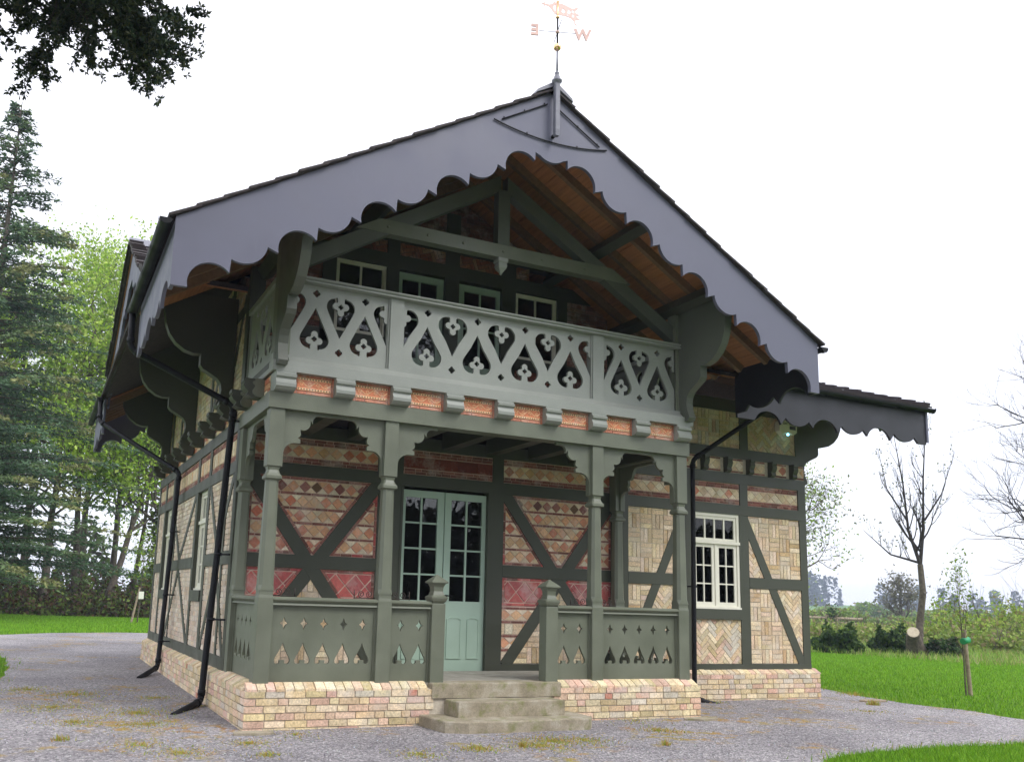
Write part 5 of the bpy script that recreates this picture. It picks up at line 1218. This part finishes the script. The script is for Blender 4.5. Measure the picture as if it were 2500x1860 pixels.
# overhanging boughs at the top left, close to the viewer
def bough(name, label, start, mains, seed, leafsz=.085):
    rs = np.random.default_rng(seed); t = thing(name, label, 'tree branch', start); segs, tips = [], []
    for d, L, r in mains:
        s0 = []; grow(np.zeros(3), d, L, r, 4, segs, tips, rs, -.02, .17, (2, 3), .60, .62, 5, .58)
    seg_mesh('limbs', segs, MAT['bark_dark'], t, 5); T_ = np.array(tips); C = np.repeat(T_, 9, 0); k = np.repeat(RNG.uniform(size=len(T_)) < .5, 9); C = C[k]; D = RNG.normal(size=C.shape); D /= np.linalg.norm(D, axis=1, keepdims=True)
    C = C + D * leafsz * .5; n = len(C); b = np.cross(D, RNG.normal(size=C.shape)); b /= np.linalg.norm(b, axis=1, keepdims=True); s = leafsz * RNG.uniform(.7, 1.3, (n, 1)); V = np.stack([C - D * s * .5, C + b * s * .2, C + D * s * .5, C - b * s * .2], 1).reshape(-1, 3)
    c = np.array([(.012, .026, .016), (.018, .036, .020), (.03, .05, .018), (.05, .06, .02)])[RNG.integers(0, 4, n)] * RNG.uniform(.7, 1.3, (n, 1)); npmesh('foliage', V, np.arange(4 * n).reshape(-1, 4), MAT['needle'], t, col=np.repeat(c, 4, 0)); return t
bough('overhanging_bough', 'dark evergreen boughs hanging into the top left corner', (-4.35, -2.2, 6.4), [((1, .05, -.02), 1.45, .045), ((1, .1, -.22), 1.25, .04), ((.8, -.1, .18), 1.45, .04), ((.6, .1, -.60), .85, .035), ((.9, .2, .08), 1.35, .04), ((.7, -.2, -.4), .95, .035), ((.9, -.2, .3), 1.4, .04)], 5, .055)
# trees, scrub and fence on the right
stump = thing('ivy_stump_tree', 'slim bare tree with two upright stems growing from an old cut stump on the right', 'tree', (27.9, 13.3, G(27.9, 13.3)))
hx = np.array([.79, -.61, 0]); L3 = lambda a, z, b=0: hx * a + np.array([.61, .79, 0]) * b + np.array([0, 0, z]); rs = np.random.default_rng(23)
def limb(pts, r0, r1, segs, tips, n_side, sl, up_=.25, dp=1):
    for i_ in range(len(pts) - 1):
        a_, b_ = pts[i_], pts[i_ + 1]; m_ = 3
        for k_ in range(m_):
            f0, f1 = (i_ + k_ / m_) / (len(pts) - 1), (i_ + (k_ + 1) / m_) / (len(pts) - 1); p_, q_ = a_ + (b_ - a_) * k_ / m_, a_ + (b_ - a_) * (k_ + 1) / m_
            segs.append((p_, q_, r0 + (r1 - r0) * f0, r0 + (r1 - r0) * f1))
            for _ in range(n_side):
                th_ = rs.uniform(0, 2 * np.pi); grow(q_, [math.cos(th_) * .62, math.sin(th_) * .62, .8], sl * (1.15 - f1 * .6) * rs.uniform(.5, 1.1), (r0 + (r1 - r0) * f1) * .45, dp, segs, tips, rs, up_, .13, (1, 2), .55, .5, 4, .6)
T0, T1 = [], []; tips = []
limb([L3(-.1, 0), L3(.02, 1.2, .1), L3(.16, 2.3), L3(.12, 3.35)], .14, .10, T0, [], 0, 0)
seg_mesh('trunk', T0, MAT['bark'], stump, 8)
limb([L3(.12, 3.35), L3(-.22, 4.6), L3(-.32, 6.4), L3(-.55, 8.3)], .085, .012, T1, tips, 2, 1.25, .25, 2); limb([L3(.12, 3.35), L3(.33, 4.7, .1), L3(.40, 6.6), L3(.62, 8.9)], .09, .012, T1, tips, 2, 1.25, .25, 2)
limb([L3(.36, 5.0), L3(1.0, 6.0), L3(1.55, 7.6)], .04, .008, T1, tips, 2, .8, .25, 2); limb([L3(.12, 3.4), L3(-.9, 3.7), L3(-1.8, 4.6)], .05, .008, T1, tips, 2, .8, .25, 2); limb([L3(-.25, 5.0), L3(-.9, 6.2), L3(-1.15, 7.8)], .04, .008, T1, tips, 2, .8, .25, 2)
seg_mesh('crown', T1, MAT['bark_dark'], stump, 4); tt = np.array(tips); leaves('foliage', tt[RNG.integers(0, len(tt), 420)] + RNG.normal(size=(420, 3)) * .10, .10, [(.10, .12, .05), (.14, .16, .06)], MAT['leaf'], stump)
st = MB(); st.tube([(-.05, .1, -.1), (-.30, .06, .40), (-.48, -.05, .70), (-.66, -.20, .84)], [.40, .30, .24, .215], 12); st.build('stump', MAT['bark'], stump); q = MB(); q.tube([(-.66, -.20, .84), (-.676, -.213, .850)], [.205, .20], 14); q.build('cut_face', MAT['cut_wood'], stump)
def bush(name, label, base, rx, ry, h, n, size, cols, seed, cat='shrub', group=None, twigs=0):
    rs = np.random.default_rng(seed); t = thing(name, label, cat, (*base, G(*base)), group); u = rs.uniform(0, 1, n) ** .45; th = rs.uniform(0, 2 * np.pi, n); ph = rs.uniform(0, 1, n)
    k = 1 + .22 * np.sin(th * 3 + seed) + .15 * np.sin(th * 7 + 2 * seed) + .18 * np.sin(ph * 9 + th * 2); r = u * k; x = rx * r * np.cos(th) * np.sqrt(1 - ph ** 2 * .8); y = ry * r * np.sin(th) * np.sqrt(1 - ph ** 2 * .8); z = h * ph * k * (.35 + .65 * u)
    leaves('foliage', np.stack([x, y, z], 1), size, cols, MAT['leaf'], t, aspect=.7)
    if twigs:
        S = []; [grow([rs.uniform(-rx, rx) * .7, rs.uniform(-ry, ry) * .7, 0], [rs.normal() * .25, rs.normal() * .25, 1], h * rs.uniform(.8, 1.35), .02, 1, S, [], rs, .1, .15) for _ in range(twigs)]; seg_mesh('stems', S, MAT['bark'], t, 3, 'stuff')
    return t
bush('ivy_shrub', 'dark green ivy mound beside the right corner of the house', (25.1, 14.5), .78, .7, .85, 5000, .17, DARKG + [(.10, .16, .03)], 1)
bush('ivy_shrub', 'ivy mound on the left side of the cut stump', (27.75, 14.5), .68, .6, .80, 4000, .16, DARKG + [(.10, .16, .03)], 2)
bush('ivy_shrub', 'low grey green heap of ivy on the right side of the cut stump', (28.35, 12.8), .60, .6, .55, 3500, .15, DARKG + [(.10, .10, .06)], 3)
scr = 'scrub along the far side of the lawn'
for i, (x, y, rx, h, lab) in enumerate([(37, 21.5, 3.0, .7, 'low bramble scrub behind the two ivy mounds'), (37, 16.5, 3.6, .9, 'brown green scrub just right of the bare stump tree'), (42, 20.5, 4.0, 1.9, 'tall fresh green hawthorn scrub right of the stump tree'), (48, 21, 4.5, 2.2, 'fresh green thicket near the right edge of the picture'), (38, 25, 4.5, .9, 'straw coloured scrub behind the stump tree'), (45, 30, 5, .9, 'long scrub row beyond the fence post'), (55, 23, 5, 2.5, 'leafy thicket at the very right edge'), (38, 12.5, 3.4, 1.1, 'low grassy bramble bank at the right edge of the lawn'), (44, 14.5, 4, 1.3, 'rough grass bank under the green thicket')]):
    bush('scrub', lab, (x, y), rx, rx * .7, h, 5200, .20, [(.26, .38, .05), (.33, .46, .07), (.18, .27, .045), (.30, .27, .10), (.38, .48, .09)] if i in (2, 3, 6) else [(.24, .31, .06), (.30, .35, .09), (.32, .26, .14), (.16, .23, .05), (.27, .38, .07)], 10 + i, 'shrub', scr, 10)
def rough_grass(name, x0, x1, y0, y1, n, h, cols, kind='stuff', mask=None, w=.012):
    x = RNG.uniform(x0, x1, n); y = RNG.uniform(y0, y1, n)
    if mask is not None: k = mask(x, y); x, y = x[k], y[k]
    n = len(x); z = gz(x, y); a = RNG.uniform(0, 2 * np.pi, n); hh = h * RNG.uniform(.5, 1.3, n); l = RNG.normal(0, .35, (n, 2)) * hh[:, None]; ww = w * RNG.uniform(.6, 1.3, n)
    V = np.stack([np.stack([x - np.cos(a) * ww, y - np.sin(a) * ww, z], 1), np.stack([x + np.cos(a) * ww, y + np.sin(a) * ww, z], 1), np.stack([x + l[:, 0], y + l[:, 1], z + hh], 1)], 1).reshape(-1, 3)
    cols = np.array(cols); c = cols[RNG.integers(0, len(cols), n)] * RNG.uniform(.75, 1.25, (n, 1)); return npmesh(name, V, np.arange(3 * n).reshape(-1, 3), MAT['leaf'], None, kind, col=np.repeat(c, 3, 0))
GC = [(.15, .34, .018), (.20, .41, .024), (.11, .26, .014), (.25, .44, .03)]
off_gravel = lambda x, y: ~inpoly(x, y, GR)
rough_grass('lawn_grass', 3.6, 15.5, -5.5, -2.2, 110000, .065, GC, mask=lambda x, y: off_gravel(x, y) & (y < -2.3 + 0 * x), w=.005)
rough_grass('lawn_grass', 10.5, 27, -3, 15, 150000, .06, GC, mask=off_gravel, w=.008)
rough_grass('lawn_grass', -8, 6, 14, 40, 110000, .085, GC, mask=off_gravel, w=.014)
rough_grass('lawn_grass', -6, -2.3, 2, 14, 30000, .06, GC, mask=off_gravel, w=.007)
rough_grass('long_grass', 24, 62, 8, 48, 60000, .22, [(.22, .36, .05), (.30, .40, .08), (.34, .32, .13), (.16, .28, .04)], w=.02)
# fence of rough rails far right of the house
fence = thing('post_and_rail_fence', 'weathered log rail fence with ivy topped posts beyond the lawn', 'fence', (54, 41, G(54, 41)))
fd = np.array([.80, -.60, 0]); 
for o_ in (-9.5, -.35, .35): seg_mesh('post', [(fd * o_, fd * o_ + np.array([0, 0, 1.45]), .15, .14)], MAT['post_wood'], fence, 7)
for z, a, b in ((1.22, -10, 2.2), (.82, -.8, 2.6)): seg_mesh('rail', [(fd * a + np.array([0, 0, z]), fd * b + np.array([0, 0, z - .1]), .13, .12)], MAT['post_wood'], fence, 7)
leaves('ivy', RNG.normal(0, 1, (260, 3)) * [.22, .2, .3] + [0, 0, 1.4], .2, DARKG, MAT['leaf'], fence)
sap = tree('sapling', 'slim sapling with pale new leaves tied to a short stake on the right lawn', 'tree', (13.72, 1.5), 2.3, 31, None, .018, (-.05, 0), 2, 460, .06, GREENS + [(.2, .22, .1)], .30, .42, .34, 'bark', .12, .1)
stk = thing('tree_stake', 'short brown stake with a green tie beside the slim sapling', 'stake', (13.80, 1.47, G(13.8, 1.47))); seg_mesh('pole', [(np.array([0, 0, -.1]), np.array([-.07, 0, 1.22]), .04, .036)], MAT['post_wood'], stk, 8)
MAT['tie'] = paint('green_plastic', (.02, .30, .12), .4); mb = MB(); mb.tube([(-.13, 0, 1.0), (.02, 0, 1.03)], [.06, .065], 10); mb.build('tie', MAT['tie'], stk)
tree('bare_tree', 'large leafless tree reaching in from the right edge of the picture', 'tree', (44.0, 15.6), 13, 91, None, .34, (0, 0), 4, 0, .1, None, .28, .10, .85, 'bark_dark', .3, .2)
tree('bare_tree', 'wide leafless oak in the field behind the stump tree', 'tree', (88, 62), 5.2, 93, None, .4, (0, 0), 4, 900, .35, [(.16, .15, .09)], .25, .10, .9, 'bark', .5, .18)
tree('bare_tree', 'grey leafless tree in the field at the right edge', 'tree', (118, 58), 6.5, 94, None, .4, (0, 0), 4, 900, .35, [(.16, .15, .09)], .25, .10, .9, 'bark', .5, .18)
tree('leafy_tree', 'half leafed ash tree showing past the right corner of the house', 'tree', (29.6, 21.2), 6.6, 95, None, .2, (0, 0), 4, 5200, .15, [(.24, .36, .07), (.32, .44, .10), (.22, .25, .13), (.20, .20, .14)], .18, .06, .8, 'bark', .45)
# hedges, fields and the far wood
for i, (x0, y0, x1, y1, h, lab) in enumerate([(60, 62, 132, 44, 1.6, 'long clipped hedge crossing the field on the right'), (120, 150, 260, 110, 3, 'far hedge line below the blue wood')]):
    n = 12000; t_ = RNG.uniform(0, 1, n); C = np.stack([x0 + (x1 - x0) * t_ + RNG.normal(0, .6, n), y0 + (y1 - y0) * t_ + RNG.normal(0, .6, n), RNG.uniform(0, 1, n) ** .7 * h * (1 + .25 * np.sin(t_ * 40) + .2 * np.sin(t_ * 93))], 1); C[:, 2] += gz(C[:, 0], C[:, 1])
    t = thing('hedge', lab, 'hedge', (x0, y0, G(x0, y0))); leaves('foliage', C - np.array([x0, y0, G(x0, y0)]), .42 if i == 0 else .9, [(.18, .29, .05), (.25, .35, .07), (.14, .21, .05), (.24, .21, .10)], MAT['leaf'], t)
xs_ = np.linspace(0, 1, 60); P0 = np.array([200., 560.]); P1 = np.array([760., 190.]); HV, HF = [], []
for i, t_ in enumerate(xs_):
    c = P0 + (P1 - P0) * t_
    for j, (dd, hh_) in enumerate(((-90, -1.0), (0, 5 + 3 * math.sin(t_ * 7)), (120, 9 + 4 * math.sin(t_ * 5 + 1)), (400, 4))): nrm = np.array([.55, .83]); e = c + nrm * dd; HV.append((e[0], e[1], G(e[0], e[1]) + hh_))
for i in range(59):
    for j in range(3): HF.append((i * 4 + j, (i + 1) * 4 + j, (i + 1) * 4 + j + 1, i * 4 + j + 1))
npmesh('hill', HV, HF, MAT['grass'], kind='structure', smooth=True)
Cs = []
for k in range(190):
    t_ = RNG.uniform(0, 1); c = P0 + (P1 - P0) * t_ + np.array([.55, .83]) * RNG.uniform(0, 90); h = RNG.uniform(11, 20) * (1 + .25 * math.sin(t_ * 19)); m = 130; con = RNG.uniform() < .3; z = RNG.uniform(0, 1, m); r = (h * .16 * (1 - z) if con else h * .27 * np.sqrt(np.clip(1 - (2 * z - 1.05) ** 2, .02, 1))) * np.sqrt(RNG.uniform(0, 1, m)); a = RNG.uniform(0, 2 * np.pi, m)
    Cs.append(np.stack([c[0] + r * np.cos(a), c[1] + r * np.sin(a), G(*c) + 3 + z * h], 1))
leaves('far_wood', np.concatenate(Cs), 2.4, [(.045, .065, .03), (.06, .08, .035), (.05, .05, .035)], MAT['leaf'], kind='stuff', aspect=.7)
# the wood behind the viewer, seen in the door panes
segs, tips = [], []; rs = np.random.default_rng(5)
for k in range(9):
    x = -12 + k * 4.2 + rs.uniform(-1, 1); y = -33 + rs.uniform(-4, 4); grow([x, y, G(x, y)], [0, 0, 1], 9, .3, 3, segs, tips, rs, .1, .16)
seg_mesh('wood_behind', segs, MAT['bark_dark'], None, 4, 'stuff'); T_ = np.array(tips); m = 9000; C = T_[RNG.integers(0, len(T_), m)] + RNG.normal(size=(m, 3)) * .7; n2 = 60000
C = np.concatenate([C, np.stack([RNG.uniform(-30, 40, n2), RNG.uniform(-34, -28, n2), -.5 + 6.3 * RNG.uniform(0, 1, n2) ** 1.15], 1)]); leaves('foliage_behind', C, .48, [(.03, .04, .018), (.05, .05, .022), (.06, .045, .03)], MAT['leaf'], kind='stuff')
# loose stones and weeds on the drive
n = 26000; x = RNG.uniform(-3.2, 13, n); y = -9 + 14 * RNG.uniform(0, 1, n) ** .8; k = inpoly(x, y, GR) & ~((x > -.1) & (x < 6.1) & (y > -.12)) & ~((x > -.1) & (x < 10.1) & (y > 1.53)) & ~((x > 1.9) & (x < 4.05) & (y > -.86)); x, y = x[k], y[k]; n = len(x)
s = RNG.uniform(.004, .012, (n, 1)); base = np.stack([x, y, gz(x, y) + .014], 1); O = np.array([(1, 0, .2), (-.3, .9, .1), (-.4, -.85, .15), (.1, .0, .95)])
Rz = RNG.uniform(0, 2 * np.pi, n); c_, s_ = np.cos(Rz), np.sin(Rz); OV = np.stack([O[None, :, 0] * c_[:, None] - O[None, :, 1] * s_[:, None], O[None, :, 0] * s_[:, None] + O[None, :, 1] * c_[:, None], np.repeat(O[None, :, 2], n, 0)], -1) * s[:, None] * RNG.uniform(.7, 1.4, (n, 4, 1)); V = (base[:, None] + OV).reshape(-1, 3)
F = (np.array([(0, 1, 3), (1, 2, 3), (2, 0, 3)])[None] + (np.arange(n) * 4)[:, None, None]).reshape(-1, 3); cc = RNG.choice([.12, .2, .28, .36, .5], n)[:, None] * np.array([[1, .98, 1.05]]) * RNG.uniform(.85, 1.15, (n, 3)); npmesh('loose_stones', V, F, MAT['tile'], None, 'stuff', col=np.repeat(cc, 4, 0))
WV = []
for (wx, wy, r, m, h) in [(-1.9, 2.2, .7, 700, .018), (-1.0, .6, .6, 600, .018), (-1.7, .9, .5, 500, .018), (-.6, 3.0, .5, 300, .018), (-2.2, 4.2, .5, 400, .02), (-.2, -.9, .4, 350, .016), (-.9, -1.3, .4, 350, .018), (2.6, -1.7, .5, 600, .018), (3.3, -1.5, .5, 500, .018), (1.2, -1.9, .4, 300, .018), (-1.0, 1.5, .8, 500, .03), (-1.6, 3.5, .7, 400, .03), (2.9, -1.5, .5, 350, .03), (1.9, -1.75, .3, 300, .03), (4.6, -1.1, .3, 200, .03), (-1.9, -.3, .12, 90, .05), (2.4, -1.75, .06, 60, .06), (4.0, -2.0, .06, 60, .06), (10.2, .6, .12, 120, .08), (-.2, -1.6, .2, 120, .03), (-1.2, -.8, .5, 250, .025), (.4, -.45, .5, 140, .02), (4.9, -.25, .6, 160, .03), (7.6, 1.35, .35, 120, .03), (9.3, -.1, .4, 150, .02), (11.3, 1.9, .35, 140, .06)]:
    a = RNG.uniform(0, 2 * np.pi, m); q = np.abs(RNG.normal(0, .5, m)) * r; WV.append(np.stack([wx + q * np.cos(a), wy + q * np.sin(a), np.full(m, h)], 1))
WV = np.concatenate(WV); n = len(WV); a = RNG.uniform(0, 2 * np.pi, n); z = gz(WV[:, 0], WV[:, 1]) + .012; h = WV[:, 2] * RNG.uniform(.4, 1.3, n); w = .006
V = np.stack([np.stack([WV[:, 0] - np.cos(a) * w, WV[:, 1] - np.sin(a) * w, z], 1), np.stack([WV[:, 0] + np.cos(a) * w, WV[:, 1] + np.sin(a) * w, z], 1), np.stack([WV[:, 0] + RNG.normal(0, .02, n), WV[:, 1] + RNG.normal(0, .02, n), z + h], 1)], 1).reshape(-1, 3)
cw = np.array([(.40, .40, .08), (.48, .36, .09), (.26, .36, .05), (.46, .28, .08)])[RNG.integers(0, 4, n)]; npmesh('moss_and_weeds', V, np.arange(3 * n).reshape(-1, 3), MAT['leaf'], None, 'stuff', col=np.repeat(cw, 3, 0))
for i, (x, y, r, lab) in enumerate([(-.05, -.32, .26, 'flat pale stone slab in the gravel at the left front corner of the plinth'), (5.9, -.35, .28, 'flat mossy slab in the gravel at the right end of the porch plinth'), (10.75, 1.05, .32, 'white flat stone lying at the edge of the right lawn')]):
    pts = [(r * random.uniform(.7, 1.1) * math.cos(a * math.pi / 5), r * .5 * random.uniform(.7, 1.1) * math.sin(a * math.pi / 5)) for a in range(10)]; mb = MB(); mb.plate([pts], -.03, .022, lambda u, v, d: (u, v, d)); o = mb.build('flat_stone', MAT['post_wood'] if i == 2 else MAT['step']); o.location = (x, y, G(x, y) + .012); tag(o, lab, 'stone', 'flat stones in the drive')

# ragged edge of the lawns, and the tip of another bough at the right edge
EV = []
for i in range(len(GR)):
    a = GR[i]
    if -4 < a[1] < 20 and a[0] < 15.4: m = 26; q = np.stack([a[0] + RNG.normal(0, .16, m), a[1] + RNG.normal(0, .12, m)], 1); EV.append(q[RNG.uniform(size=m) < RNG.uniform(.1, 1)])
EV = np.concatenate(EV); n = len(EV); a = RNG.uniform(0, 2 * np.pi, n); z = gz(EV[:, 0], EV[:, 1]) + .008; h = RNG.uniform(.02, .075, n)
V = np.stack([np.stack([EV[:, 0] - np.cos(a) * .006, EV[:, 1] - np.sin(a) * .006, z], 1), np.stack([EV[:, 0] + np.cos(a) * .006, EV[:, 1] + np.sin(a) * .006, z], 1), np.stack([EV[:, 0] + RNG.normal(0, .03, n), EV[:, 1] + RNG.normal(0, .03, n), z + h], 1)], 1).reshape(-1, 3)
ce = np.array([(.16, .32, .02), (.30, .30, .06), (.42, .30, .10), (.22, .36, .03)])[RNG.integers(0, 4, n)]; npmesh('edge_grass', V, np.arange(3 * n).reshape(-1, 3), MAT['leaf'], None, 'stuff', col=np.repeat(ce, 3, 0))
bough('overhanging_twig', 'small dark leafy twig poking in at the right edge under the open sky', (6.74, -4.78, 4.80), [((-.8, .45, -.1), .13, .008), ((-.7, .4, -.5), .12, .008)], 9, .026)
tw = bpy.data.objects['overhanging_twig']; seg_mesh('branch', [(np.zeros(3), np.array([.7, -.5, .22]), .012, .02), (np.array([.7, -.5, .22]), np.array([2.0, -1.5, .35]), .02, .045), (np.array([2.0, -1.5, .35]), np.array([4.2, -3.2, .1]), .045, .10), (np.array([4.2, -3.2, .1]), np.array([5.2, -4.0, -1.2]), .10, .16), (np.array([5.2, -4.0, -1.2]), np.array([5.4, -4.1, -5.4]), .16, .22)], MAT['bark_dark'], tw, 7)
# ------------------------------------------------------------------ the air
hm = bpy.data.materials.new('thin_haze'); hm.use_nodes = True; ht = hm.node_tree; ht.nodes.clear()
pv = ht.nodes.new('ShaderNodeVolumePrincipled'); pv.inputs['Color'].default_value = (.70, .80, 1, 1); pv.inputs['Density'].default_value = .00065
ho = ht.nodes.new('ShaderNodeOutputMaterial'); ht.links.new(pv.outputs[0], ho.inputs['Volume'])
mb = MB(); mb.box(-125, 1010, -85, 1010, -3, 34); hz = mb.build('haze', hm, kind='stuff')
